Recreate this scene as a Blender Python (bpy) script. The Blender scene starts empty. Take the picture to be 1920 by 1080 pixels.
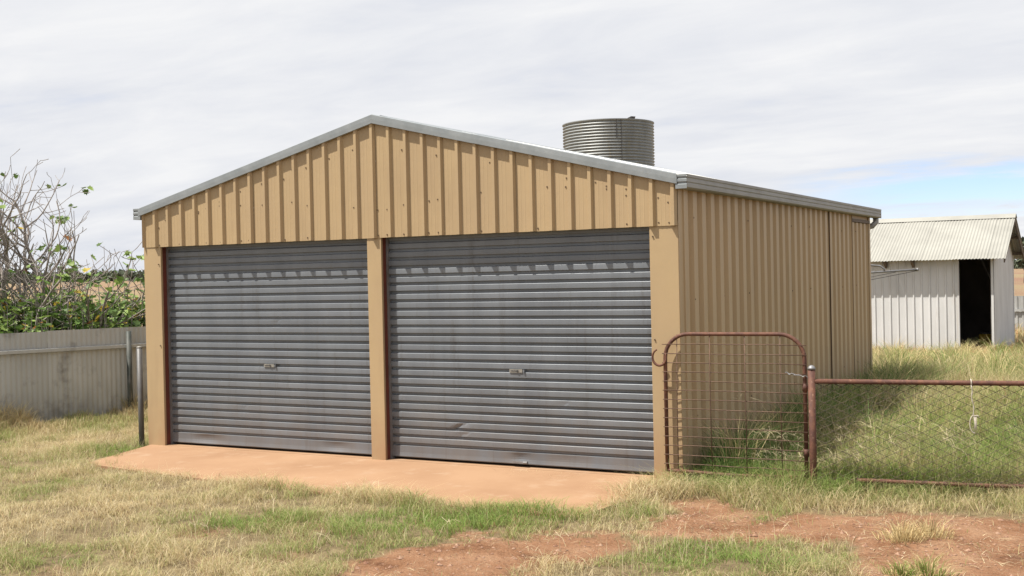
import bpy, math, random
import numpy as np
from mathutils import Matrix, Vector

random.seed(7)
RNG = np.random.default_rng(11)
sc = bpy.context.scene
COL = sc.collection
PI = math.pi

# ------------------------------------------------------------------ camera
CAM = np.array([9.674, -9.410, 1.729])
YAW, PITCH, ROLL, FPX = -0.50189, -0.00957, -0.02163, 2241.8
fwd = np.array([math.sin(YAW)*math.cos(PITCH), math.cos(YAW)*math.cos(PITCH), math.sin(PITCH)])
_r = np.array([math.cos(YAW), -math.sin(YAW), 0.0]); _u = np.cross(_r, fwd)
rgt = math.cos(ROLL)*_r + math.sin(ROLL)*_u
upv = -math.sin(ROLL)*_r + math.cos(ROLL)*_u
cam = bpy.data.cameras.new('camera'); camo = bpy.data.objects.new('camera', cam); COL.objects.link(camo)
cam.sensor_width = 36.0; cam.lens = 36.0*FPX/1920.0; cam.clip_start = 0.1; cam.clip_end = 9000
camo.matrix_world = Matrix(((rgt[0], upv[0], -fwd[0], CAM[0]), (rgt[1], upv[1], -fwd[1], CAM[1]),
                            (rgt[2], upv[2], -fwd[2], CAM[2]), (0, 0, 0, 1)))
sc.camera = camo

# ------------------------------------------------------------------ light
SUN_AZ, SUN_EL = math.radians(45), math.radians(63)      # azimuth to the left of the shed's front normal
SUN_DIR = Vector((-math.sin(SUN_AZ)*math.cos(SUN_EL), -math.cos(SUN_AZ)*math.cos(SUN_EL), math.sin(SUN_EL)))
sun = bpy.data.lights.new('sun', 'SUN'); sun.energy = 5.0; sun.angle = math.radians(0.6); sun.color = (1.0, 0.95, 0.86)
suno = bpy.data.objects.new('sun', sun); COL.objects.link(suno)
suno.rotation_euler = (-SUN_DIR).to_track_quat('-Z', 'Y').to_euler()

world = bpy.data.worlds.new('World'); sc.world = world; world.use_nodes = True
wn = world.node_tree.nodes; wl = world.node_tree.links; wn.clear()
def N(tree, typ, **kw):
    n = tree.nodes.new(typ)
    for k, v in kw.items():
        setattr(n, k, v)
    return n
def wmath(op, a, b=None, c=None, clamp=False):
    n = N(world.node_tree, 'ShaderNodeMath', operation=op); n.use_clamp = clamp
    for i, v in enumerate((a, b, c)):
        if v is None: continue
        if isinstance(v, (int, float)): n.inputs[i].default_value = v
        else: wl.new(v, n.inputs[i])
    return n.outputs[0]
sky = N(world.node_tree, 'ShaderNodeTexSky', sky_type='NISHITA'); sky.sun_disc = False
sky.sun_elevation = SUN_EL; sky.sun_rotation = math.atan2(SUN_DIR.x, SUN_DIR.y)
sky.air_density = 1.0; sky.dust_density = 0.0; sky.ozone_density = 3.0
tc = N(world.node_tree, 'ShaderNodeTexCoord')
sep = N(world.node_tree, 'ShaderNodeSeparateXYZ'); wl.new(tc.outputs['Generated'], sep.inputs[0])
zc = wmath('MAXIMUM', sep.outputs[2], 0.0); zp = wmath('ADD', zc, 0.12)
comb = N(world.node_tree, 'ShaderNodeCombineXYZ')
wl.new(wmath('DIVIDE', sep.outputs[0], zp), comb.inputs[0]); wl.new(wmath('DIVIDE', sep.outputs[1], zp), comb.inputs[1])
def wnoise(scale, detail, rough, loc=(0, 0, 0), stretch=(1, 1, 1), dist=0.0):
    mp = N(world.node_tree, 'ShaderNodeMapping'); wl.new(comb.outputs[0], mp.inputs[0])
    mp.inputs['Location'].default_value = loc; mp.inputs['Scale'].default_value = stretch
    mp.inputs['Rotation'].default_value = (0, 0, 0.5)
    n = N(world.node_tree, 'ShaderNodeTexNoise'); wl.new(mp.outputs[0], n.inputs['Vector'])
    n.inputs['Scale'].default_value = scale; n.inputs['Detail'].default_value = detail
    n.inputs['Roughness'].default_value = rough; n.inputs['Distortion'].default_value = dist
    return n.outputs['Fac']
def wrange(v, a, b, c=0.0, d=1.0):
    n = N(world.node_tree, 'ShaderNodeMapRange', interpolation_type='SMOOTHSTEP'); wl.new(v, n.inputs[0])
    for i, q in enumerate((a, b, c, d)): n.inputs[i+1].default_value = q
    return n.outputs[0]
big = wnoise(0.55, 9, 0.55, (3.1, 1.7, 0), (1.0, 1.6, 1), 0.6)
fine = wnoise(1.7, 10, 0.62, (0.4, 5.2, 0), (1.0, 1.9, 1), 0.4)
# a break in the cloud deck low in the sky to the right of the shed (it carries on past the frame)
brk_az = wmath('ADD', wmath('MULTIPLY', sep.outputs[0], 0.985), wmath('MULTIPLY', sep.outputs[1], 0.0))
el_w = wmath('ADD', sep.outputs[2], wmath('MULTIPLY', wmath('SUBTRACT', fine, 0.5), 0.055))
el_w = wmath('SUBTRACT', el_w, wmath('MULTIPLY', sep.outputs[0], 0.03))
band = wmath('MULTIPLY', wrange(el_w, 0.036, 0.064), wrange(el_w, 0.068, 0.092, 1.0, 0.0))
gap = wmath('MULTIPLY', band, wrange(sep.outputs[0], -0.30, -0.17))
cover = wmath('SUBTRACT', wrange(wmath('ADD', big, wmath('MULTIPLY', fine, 0.25)), 0.34, 0.56, 0.86, 1.0), wmath('MULTIPLY', gap, 0.92), clamp=True)
cr = N(world.node_tree, 'ShaderNodeValToRGB'); wl.new(wmath('ADD', wmath('MULTIPLY', fine, 0.38), wmath('MULTIPLY', big, 0.62)), cr.inputs[0])
cr.color_ramp.elements[0].position = 0.33; cr.color_ramp.elements[0].color = (0.70, 0.728, 0.80, 1)
cr.color_ramp.elements[1].position = 0.60; cr.color_ramp.elements[1].color = (0.90, 0.905, 0.92, 1)
vm = N(world.node_tree, 'ShaderNodeVectorMath', operation='SCALE'); wl.new(cr.outputs[0], vm.inputs[0]); vm.inputs['Scale'].default_value = 6.0
mx = N(world.node_tree, 'ShaderNodeMix', data_type='RGBA'); wl.new(cover, mx.inputs['Factor'])
tint = N(world.node_tree, 'ShaderNodeVectorMath', operation='MULTIPLY'); wl.new(sky.outputs[0], tint.inputs[0]); tint.inputs[1].default_value = (0.74, 0.80, 1.06)
wl.new(tint.outputs[0], mx.inputs['A']); wl.new(vm.outputs[0], mx.inputs['B'])
bg = N(world.node_tree, 'ShaderNodeBackground'); bg.inputs['Strength'].default_value = 0.1
wl.new(mx.outputs['Result'], bg.inputs[0])
wo = N(world.node_tree, 'ShaderNodeOutputWorld'); wl.new(bg.outputs[0], wo.inputs[0])

sc.view_settings.view_transform = 'Standard'; sc.view_settings.look = 'None'
sc.view_settings.exposure = 0.75; sc.view_settings.gamma = 1.0; sc.view_settings.use_curve_mapping = False

# ------------------------------------------------------------------ helpers
def ray(px, py): return fwd + rgt*(px-960)/FPX + upv*(540-py)/FPX
def gp(px, py, z=-0.02):                 # where a line of sight meets the ground
    d = ray(px, py); t = (z-CAM[2])/d[2]; return CAM + t*d
def smooth(a, b, x):
    t = np.clip((x-a)/(b-a), 0, 1); return t*t*(3-2*t)

_PERM = np.random.default_rng(5).random((256, 256))
def vnoise(x, y, s, o=0.0):              # value noise, 0..1
    x = np.asarray(x)*s+o*17.3+100; y = np.asarray(y)*s+o*9.1+100
    xi = np.floor(x).astype(int); yi = np.floor(y).astype(int); fx = x-xi; fy = y-yi
    fx = fx*fx*(3-2*fx); fy = fy*fy*(3-2*fy)
    g = lambda a, b: _PERM[a % 256, b % 256]
    return (g(xi, yi)*(1-fx)+g(xi+1, yi)*fx)*(1-fy)+(g(xi, yi+1)*(1-fx)+g(xi+1, yi+1)*fx)*fy
def fbm(x, y, s, o=0.0):
    return 0.55*vnoise(x, y, s, o)+0.28*vnoise(x, y, s*2.1, o+1)+0.17*vnoise(x, y, s*4.3, o+2)

class MB:
    def __init__(self): self.v = []; self.f = []
    def quadstrip(self, a, b):           # two rows of points joined by quads
        n = len(self.v); self.v += list(a)+list(b); k = len(a)
        for i in range(k-1): self.f.append((n+i, n+i+1, n+k+i+1, n+k+i))
        return self
    def box(self, x0, x1, y0, y1, z0, z1):
        n = len(self.v)
        self.v += [(x0, y0, z0), (x1, y0, z0), (x1, y1, z0), (x0, y1, z0), (x0, y0, z1), (x1, y0, z1), (x1, y1, z1), (x0, y1, z1)]
        for q in ((0, 3, 2, 1), (4, 5, 6, 7), (0, 1, 5, 4), (1, 2, 6, 5), (2, 3, 7, 6), (3, 0, 4, 7)): self.f.append(tuple(n+i for i in q))
        return self
    def tube(self, pts, r, n=8, cap=True):
        pts = [Vector(p) for p in pts]; rs = r if isinstance(r, (list, tuple)) else [r]*len(pts)
        base = len(self.v); prev = None
        for i, p in enumerate(pts):
            t = (pts[min(i+1, len(pts)-1)]-pts[max(i-1, 0)]).normalized()
            if prev is None:
                a = Vector((0, 0, 1)) if abs(t.z) < 0.9 else Vector((1, 0, 0))
                s = t.cross(a).normalized()
            else:
                s = (prev-t*prev.dot(t)); s = s.normalized() if s.length > 1e-6 else t.orthogonal().normalized()
            prev = s; w = t.cross(s)
            for k in range(n):
                q = p+(s*math.cos(2*PI*k/n)+w*math.sin(2*PI*k/n))*rs[i]; self.v.append((q.x, q.y, q.z))
        for i in range(len(pts)-1):
            for k in range(n):
                self.f.append((base+i*n+k, base+i*n+(k+1) % n, base+(i+1)*n+(k+1) % n, base+(i+1)*n+k))
        if cap:
            self.f.append(tuple(base+k for k in range(n))[::-1]); self.f.append(tuple(base+(len(pts)-1)*n+k for k in range(n)))
        return self
    def poly_prism(self, pts, off):      # planar outline pushed along off
        n = len(self.v); k = len(pts); self.v += [tuple(p) for p in pts]+[tuple(Vector(p)+Vector(off)) for p in pts]
        self.f.append(tuple(range(n, n+k))); self.f.append(tuple(range(n+2*k-1, n+k-1, -1)))
        for i in range(k): self.f.append((n+i, n+k+i, n+k+(i+1) % k, n+(i+1) % k))
        return self
    def mesh(self, name, org=(0, 0, 0), smooth_=False):
        me = bpy.data.meshes.new(name)
        ox, oy, oz = org
        me.from_pydata([(a-ox, b-oy, c-oz) for a, b, c in self.v], [], self.f); me.update()
        if smooth_:
            me.polygons.foreach_set('use_smooth', [True]*len(me.polygons))
        return me

def tag(o, label=None, cat=None, group=None, kind=None):
    for k, v in (('label', label), ('category', cat), ('group', group), ('kind', kind)):
        if v: o[k] = v
    return o
def thing(name, loc, label, cat, group=None):
    o = bpy.data.objects.new(name, None); COL.objects.link(o); o.location = loc; o.empty_display_size = 0.2
    return tag(o, label, cat, group)
def world_loc(o):
    v = Vector((0, 0, 0))
    while o is not None: v += o.location; o = o.parent
    return v
def add(name, mb, m, parent=None, smooth_=False, kind=None, label=None):
    org = world_loc(parent) if parent else (0, 0, 0)
    me = mb.mesh(name, org, smooth_) if isinstance(mb, MB) else mb
    if not me.materials: me.materials.append(m)
    o = bpy.data.objects.new(name, me); COL.objects.link(o)
    if parent: o.parent = parent
    if kind: o['kind'] = kind
    if label: o['label'] = label
    return o
def inst(name, me, parent, loc):         # a piece that shares its mesh with its siblings
    o = bpy.data.objects.new(name, me); COL.objects.link(o); o.parent = parent; o.location = loc; return o

# ------------------------------------------------------------------ materials
def mat(name, col, rough=0.6, metal=0.0, col2=None, nscale=(3, 3, 3), nlo=0.4, nhi=0.65, bump=0.0, bscale=60, col3=None, n3=(1, 1, 1), lo3=0.55, hi3=0.72,
        rnd=0.0, detail=6, spec=None, low=None, coat=0.0):
    """low = (colour, z0, z1, amount): dust that splashes up from the ground"""
    k_ = lambda c: tuple(q*0.80 for q in c) if c else c
    col, col2, col3 = k_(col), k_(col2), k_(col3); low = (k_(low[0]),)+tuple(low[1:]) if low else None
    m = bpy.data.materials.new(name); m.use_nodes = True; t = m.node_tree; b = t.nodes['Principled BSDF']; L = t.links
    b.inputs['Roughness'].default_value = rough; b.inputs['Metallic'].default_value = metal
    if spec is not None: b.inputs['Specular IOR Level'].default_value = spec
    geo = N(t, 'ShaderNodeNewGeometry')
    def noise(scale, lo, hi, off=0.0):
        mp = N(t, 'ShaderNodeMapping'); L.new(geo.outputs['Position'], mp.inputs[0]); mp.inputs['Scale'].default_value = scale
        mp.inputs['Location'].default_value = (off, off*0.7, off*1.3)
        n = N(t, 'ShaderNodeTexNoise'); L.new(mp.outputs[0], n.inputs['Vector']); n.inputs['Scale'].default_value = 1.0; n.inputs['Detail'].default_value = detail
        n.inputs['Roughness'].default_value = 0.62
        r = N(t, 'ShaderNodeMapRange'); L.new(n.outputs['Fac'], r.inputs[0]); r.inputs[1].default_value = lo; r.inputs[2].default_value = hi
        return r.outputs[0]
    cur = None
    rgb = N(t, 'ShaderNodeRGB'); rgb.outputs[0].default_value = (*col, 1); cur = rgb.outputs[0]
    def mixin(fac, c):
        nonlocal cur
        x = N(t, 'ShaderNodeMix', data_type='RGBA'); L.new(fac, x.inputs['Factor']); L.new(cur, x.inputs['A'])
        x.inputs['B'].default_value = (*c, 1); cur = x.outputs['Result']
    if col2: mixin(noise(nscale, nlo, nhi), col2)
    if col3: mixin(noise(n3, lo3, hi3, 4.7), col3)
    if low:
        s = N(t, 'ShaderNodeSeparateXYZ'); L.new(geo.outputs['Position'], s.inputs[0])
        r = N(t, 'ShaderNodeMapRange'); L.new(s.outputs[2], r.inputs[0]); r.inputs[1].default_value = low[1]; r.inputs[2].default_value = low[2]
        r.inputs[3].default_value = low[3]; r.inputs[4].default_value = 0.0
        mm = N(t, 'ShaderNodeMath', operation='MULTIPLY'); L.new(r.outputs[0], mm.inputs[0]); L.new(noise((5, 5, 2), 0.25, 0.7, 9.0), mm.inputs[1])
        mixin(mm.outputs[0], low[0])
    if rnd:
        oi = N(t, 'ShaderNodeObjectInfo'); r = N(t, 'ShaderNodeMapRange'); L.new(oi.outputs['Random'], r.inputs[0]); r.inputs[3].default_value = 1-rnd; r.inputs[4].default_value = 1+rnd
        h = N(t, 'ShaderNodeVectorMath', operation='SCALE'); L.new(cur, h.inputs[0]); L.new(r.outputs[0], h.inputs['Scale']); cur = h.outputs[0]
    L.new(cur, b.inputs['Base Color'])
    if bump:
        n = N(t, 'ShaderNodeTexNoise'); L.new(geo.outputs['Position'], n.inputs['Vector']); n.inputs['Scale'].default_value = bscale; n.inputs['Detail'].default_value = 5
        bp = N(t, 'ShaderNodeBump'); bp.inputs['Strength'].default_value = bump; bp.inputs['Distance'].default_value = 0.01
        L.new(n.outputs['Fac'], bp.inputs['Height']); L.new(bp.outputs[0], b.inputs['Normal'])
    return m
def leafmat(name, rough=0.6, trans=0.35):
    """colour comes from the blade's own colour attribute"""
    m = bpy.data.materials.new(name); m.use_nodes = True; t = m.node_tree; L = t.links; t.nodes.clear()
    a = N(t, 'ShaderNodeAttribute', attribute_name='col')
    d = N(t, 'ShaderNodeBsdfPrincipled'); d.inputs['Roughness'].default_value = rough; d.inputs['Specular IOR Level'].default_value = 0.25
    L.new(a.outputs['Color'], d.inputs['Base Color'])
    tr = N(t, 'ShaderNodeBsdfTranslucent'); L.new(a.outputs['Color'], tr.inputs['Color'])
    mxs = N(t, 'ShaderNodeMixShader'); mxs.inputs[0].default_value = trans; L.new(d.outputs[0], mxs.inputs[1]); L.new(tr.outputs[0], mxs.inputs[2])
    o = N(t, 'ShaderNodeOutputMaterial'); L.new(mxs.outputs[0], o.inputs[0]); return m

TAN = (0.475, 0.345, 0.19)
M_tan = mat('tan_paint', TAN, 0.5, 0, (0.44, 0.318, 0.185), (2.0, 2.0, 0.7), 0.35, 0.7, 0.35, 3.5, (0.40, 0.285, 0.162), (5, 5, 0.9), 0.52, 0.80, rnd=0.03, low=((0.36, 0.19, 0.10), -0.05, 0.55, 0.8))
M_tan_side = mat('tan_side_paint', (0.49, 0.345, 0.188), 0.5, 0, (0.45, 0.312, 0.166), (2.0, 2.0, 0.5), 0.35, 0.7, 0.05, 25, (0.37, 0.27, 0.15), (7, 7, 0.7), 0.58, 0.78, rnd=0.04, low=((0.30, 0.25, 0.19), -0.05, 0.9, 0.7))
M_barge = mat('zinc_barge', (0.26, 0.285, 0.30), 0.5, 0.3, (0.33, 0.355, 0.37), (6, 6, 6), 0.35, 0.65, 0.04, 40)
M_zinc = mat('zinc_roof', (0.58, 0.58, 0.55), 0.5, 0.25, (0.58, 0.58, 0.56), (3, 3, 3), 0.4, 0.7)
M_gutter = mat('gutter_metal', (0.36, 0.35, 0.33), 0.55, 0.35, (0.28, 0.27, 0.25), (1.0, 4, 9), 0.4, 0.7, 0.04, 30)
M_slat = mat('door_galvanised', (0.202, 0.220, 0.245), 0.40, 0.12, (0.158, 0.174, 0.198), (4, 2, 1.3), 0.35, 0.72, 0.04, 35, (0.13, 0.132, 0.138), (22, 2, 1.1), 0.56, 0.82, rnd=0.08, low=((0.21, 0.165, 0.13), 0.0, 0.8, 0.55))
M_red = mat('red_oxide', (0.16, 0.035, 0.018), 0.7, 0, (0.10, 0.03, 0.02), (10, 10, 4), 0.4, 0.7)
M_dark = mat('dark_steel', (0.06, 0.06, 0.065), 0.6, 0.3, (0.10, 0.09, 0.08), (12, 12, 12))
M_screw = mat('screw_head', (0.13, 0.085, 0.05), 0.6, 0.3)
M_lock = mat('lock_plate', (0.33, 0.32, 0.29), 0.5, 0.2, (0.23, 0.22, 0.20), (60, 60, 60))
M_rust = mat('rusty_pipe', (0.095, 0.038, 0.027), 0.75, 0.1, (0.17, 0.07, 0.040), (18, 18, 10), 0.4, 0.62, 0.25, 120, (0.27, 0.15, 0.10), (40, 40, 30), 0.60, 0.70)
M_wire = mat('rusty_wire', (0.10, 0.055, 0.035), 0.75, 0.1, (0.17, 0.10, 0.065), (20, 20, 20))
M_chain = mat('chain_wire', (0.05, 0.036, 0.026), 0.8, 0.1, (0.12, 0.085, 0.06), (20, 20, 20))
M_galv = mat('galvanised_pipe', (0.30, 0.30, 0.31), 0.5, 0.5, (0.22, 0.21, 0.20), (12, 12, 5), 0.4, 0.65, 0.1, 80)
M_pipe = mat('dark_pipe', (0.12, 0.12, 0.125), 0.55, 0.3, (0.17, 0.16, 0.15), (12, 12, 5), 0.4, 0.65, 0.1, 80)
M_post = mat('dark_fence_post', (0.055, 0.065, 0.058), 0.65, 0.2, (0.13, 0.13, 0.12), (10, 10, 5))
M_tank = mat('tank_galvanised', (0.31, 0.325, 0.325), 0.5, 0.25, (0.24, 0.25, 0.25), (2.5, 2.5, 0.6), 0.4, 0.65, 0, 10, (0.33, 0.30, 0.22), (5, 5, 0.5), 0.6, 0.75)
M_white = mat('white_wall_paint', (0.70, 0.70, 0.70), 0.55, 0, (0.60, 0.60, 0.60), (2, 2, 0.8), 0.4, 0.7, 0, 10, (0.45, 0.38, 0.31), (7, 7, 0.5), 0.60, 0.80, rnd=0.03, low=((0.55, 0.50, 0.42), -0.6, 0.1, 0.5))
M_wroof = mat('cream_roof_iron', (0.37, 0.362, 0.325), 0.6, 0.0, (0.31, 0.302, 0.27), (1.2, 1.2, 1.2), 0.42, 0.7, rnd=0.04)
M_wood = mat('weathered_timber', (0.17, 0.13, 0.10), 0.8, 0, (0.10, 0.08, 0.065), (8, 8, 2))
M_rope = mat('pale_rope', (0.55, 0.50, 0.42), 0.9, 0, (0.42, 0.37, 0.30), (60, 60, 60))
M_fence = mat('fence_sheet', (0.54, 0.545, 0.525), 0.65, 0.0, (0.45, 0.455, 0.435), (3, 3, 0.8), 0.38, 0.68, 0.05, 20, (0.20, 0.19, 0.18), (3.5, 3.5, 3.0), 0.56, 0.78, rnd=0.04, low=((0.17, 0.16, 0.14), 0.05, 0.55, 0.75))
M_conc = mat('dusty_concrete', (0.385, 0.230, 0.128), 0.9, 0, (0.32, 0.180, 0.095), (1.1, 1.1, 1.1), 0.38, 0.68, 0.12, 90, (0.41, 0.268, 0.168), (3.5, 3.5, 3.5), 0.55, 0.72)
M_bark = mat('fig_bark', (0.36, 0.32, 0.29), 0.85, 0, (0.20, 0.165, 0.145), (9, 9, 5), 0.4, 0.65, 0.2, 60)
M_blade = leafmat('grass_blade', 0.65, 0.42)
M_leaf = leafmat('fig_leaf', 0.5, 0.30)

# ------------------------------------------------------------------ shed dimensions
W, D = 6.097, 7.30
HD, HE, HP = 2.126, 2.472, 3.218          # gable-sheet bottom, barge bottom at eave and at ridge
XC = W/2; SL = (HP-HE)/XC                 # roof slope
def barge_z(x): return HE+(1-abs(x-XC)/XC)*(HP-HE)
RIB0 = 0.178

def trim_profile(u0, u1, first, pitch=0.19, top=0.030, base=0.060, h=0.029, flutes=True):
    """trapezoidal-rib steel sheet: (u, height) points from u0 to u1"""
    pts = [(u0, 0.0)]; k = math.floor((u0-first)/pitch)-1
    while True:
        c = first+k*pitch; k += 1
        if c-base/2 > u1+1e-6: break
        if flutes:
            for g in (-0.115, -0.075):
                pts += [(c+g-0.006, 0.0), (c+g-0.003, 0.0010), (c+g+0.003, 0.0010), (c+g+0.006, 0.0)]
        pts += [(c-base/2, 0.0), (c-top/2, h), (c+top/2, h), (c+base/2, 0.0)]
    pts.append((u1, 0.0))
    out = []
    for u, d in sorted(pts, key=lambda q: q[0]):
        if u < u0-1e-7 or u > u1+1e-7: continue
        if out and abs(out[-1][0]-u) < 1e-7: continue
        out.append((u, d))
    return out
def sine_profile(u0, u1, pitch=0.076, h=0.009, n=6):
    k = max(2, int(round((u1-u0)/pitch*n))); return [(u0+(u1-u0)*i/k, h*(1+math.cos(2*PI*(u0+(u1-u0)*i/k)/pitch))) for i in range(k+1)]
def sheets_on(parent, name, m, profile, u0, u1, first, cover, place, bot, top, lift=0.003, extra=()):
    """split a clad face into its sheets; place(u, d, z) -> point"""
    edges = [u0]; c = first
    while c < u1-0.05:
        if c > u0+0.05: edges.append(c)
        c += cover
    edges.append(u1); out = []
    for i in range(len(edges)-1):
        a, b = edges[i], edges[i+1]
        pr = profile(a, b)
        for e in extra:
            if a < e < b:
                pr = sorted(pr+[(e, np.interp(e, [q[0] for q in pr], [q[1] for q in pr]))])
        off = lift*(i % 2); jz = random.uniform(-0.002, 0.002)
        mb = MB(); mb.quadstrip([place(u, d+off, bot(u)+jz) for u, d in pr], [place(u, d+off, top(u)) for u, d in pr])
        out.append(add(name, mb, m, parent))
    return out

# ------------------------------------------------------------------ ground
P_AP = [(0.02, 0.02), (0.33, -1.17), (1.6, -1.36), (3.0, -1.50), (4.95, -1.62), (5.9, -1.62), (6.12, -0.2), (6.12, 0.02)]
def poly_px(pts): return [tuple(gp(a, b)[:2]) for a, b in pts]
DIRT = [poly_px([(560, 1110), (640, 1072), (730, 1042), (830, 1016), (900, 1004), (985, 1010), (1060, 1000), (1150, 1003), (1230, 1000), (1300, 1000), (1190, 1018), (1090, 1036), (1010, 1052), (985, 1075), (1010, 1110)]),
        poly_px([(1170, 1000), (1210, 965), (1250, 936), (1330, 930), (1400, 944), (1420, 972), (1400, 998), (1290, 1012), (1190, 1014)]),
        poly_px([(1360, 990), (1420, 972), (1520, 960), (1640, 955), (1780, 962), (1990, 975), (2100, 1000), (2100, 1130), (1640, 1130), (1585, 1085), (1610, 1050), (1560, 1022), (1470, 1012), (1400, 1008)])]
MUD = [poly_px([(300, 1000), (350, 990), (420, 992), (400, 1010), (330, 1014)]), poly_px([(560, 985), (620, 975), (650, 985), (600, 997)]),
       poly_px([(340, 1048), (400, 1042), (430, 1052), (370, 1060)]), poly_px([(490, 1040), (560, 1034), (570, 1044), (510, 1050)]), poly_px([(40, 1070), (140, 1062), (160, 1084), (60, 1090)])]
def poly_sd(x, y, poly):
    """signed distance to a polygon, positive inside"""
    x = np.asarray(x, float); y = np.asarray(y, float); ins = np.zeros(x.shape, bool); d = np.full(x.shape, 1e9)
    n = len(poly)
    for i in range(n):
        ax, ay = poly[i]; bx, by = poly[(i+1) % n]
        c = ((ay > y) != (by > y)) & (x < (bx-ax)*(y-ay)/((by-ay) if abs(by-ay) > 1e-9 else 1e-9)+ax); ins ^= c
        ex, ey = bx-ax, by-ay; t = np.clip(((x-ax)*ex+(y-ay)*ey)/(ex*ex+ey*ey+1e-12), 0, 1)
        d = np.minimum(d, np.hypot(x-ax-t*ex, y-ay-t*ey))
    return np.where(ins, d, -d)
def dirt_mask(x, y):
    n = (fbm(x, y, 3.0, 2)-0.5)*0.60+(fbm(x, y, 13.0, 5)-0.5)*0.40
    m = np.zeros(np.shape(x))
    for p in DIRT: m = np.maximum(m, smooth(-0.10, 0.13, poly_sd(x, y, p)+n))
    for p in MUD: m = np.maximum(m, 0.4*smooth(-0.06, 0.10, poly_sd(x, y, p)+n*0.6))
    return m
def height(x, y):
    x = np.asarray(x, float); y = np.asarray(y, float)
    z = -0.03+(fbm(x, y, 0.9, 7)-0.5)*0.06+(fbm(x, y, 4.0, 8)-0.5)*0.03
    z = z-0.42*smooth(8, 21, y)*smooth(-20, -5, x)
    far = np.hypot(x-6, y)
    z = z+3.6*smooth(60, 600, far)*smooth(0.2, 0.75, -x/np.maximum(far, 1))
    inside = smooth(-0.25, 0.05, np.minimum(np.minimum(x+0.1, W+0.1-x), np.minimum(y+0.1, D+0.1-y)))
    z = z*(1-inside)+(-0.10)*inside
    ap = smooth(0.10, 0.25, poly_sd(x, y, P_AP)); z = z*(1-ap)+(-0.09)*ap
    return z
def axis(lo, hi, step, far):
    a = list(np.arange(lo, hi+1e-6, step)); s = step; v = hi
    while v < far: s *= 1.35; v += s; a.append(v)
    s = step; v = lo
    while v > -far: s *= 1.35; v -= s; a.insert(0, v)
    return np.array(a)
gx = axis(-3.5, 11.0, 0.075, 4500); gy = axis(-5.5, 1.6, 0.075, 4500)
GX, GY = np.meshgrid(gx, gy); GZ = height(GX, GY)
dm = dirt_mask(GX, GY)
nx, ny = len(gx), len(gy)
gv = np.stack([GX.ravel(), GY.ravel(), GZ.ravel()], 1)
idx = np.arange(nx*ny).reshape(ny, nx)
gf = np.stack([idx[:-1, :-1].ravel(), idx[:-1, 1:].ravel(), idx[1:, 1:].ravel(), idx[1:, :-1].ravel()], 1)
def np_mesh(name, v, loops, sizes, col=None):
    me = bpy.data.meshes.new(name); me.vertices.add(len(v)); me.vertices.foreach_set('co', np.ascontiguousarray(v, np.float32).ravel())
    me.loops.add(len(loops)); me.loops.foreach_set('vertex_index', np.ascontiguousarray(loops, np.int32))
    st = np.concatenate([[0], np.cumsum(sizes)[:-1]]).astype(np.int32)
    me.polygons.add(len(sizes)); me.polygons.foreach_set('loop_start', st)
    me.update(calc_edges=True)
    if col is not None:
        a = me.color_attributes.new('col', 'FLOAT_COLOR', 'POINT'); c = np.ones((len(v), 4), np.float32); c[:, :col.shape[1]] = col; a.data.foreach_set('color', c.ravel())
    return me
gme = np_mesh('ground', gv, gf.ravel(), np.full(len(gf), 4), np.stack([dm.ravel()]*3, 1))
gme.polygons.foreach_set('use_smooth', np.ones(len(gf), bool))
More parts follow.
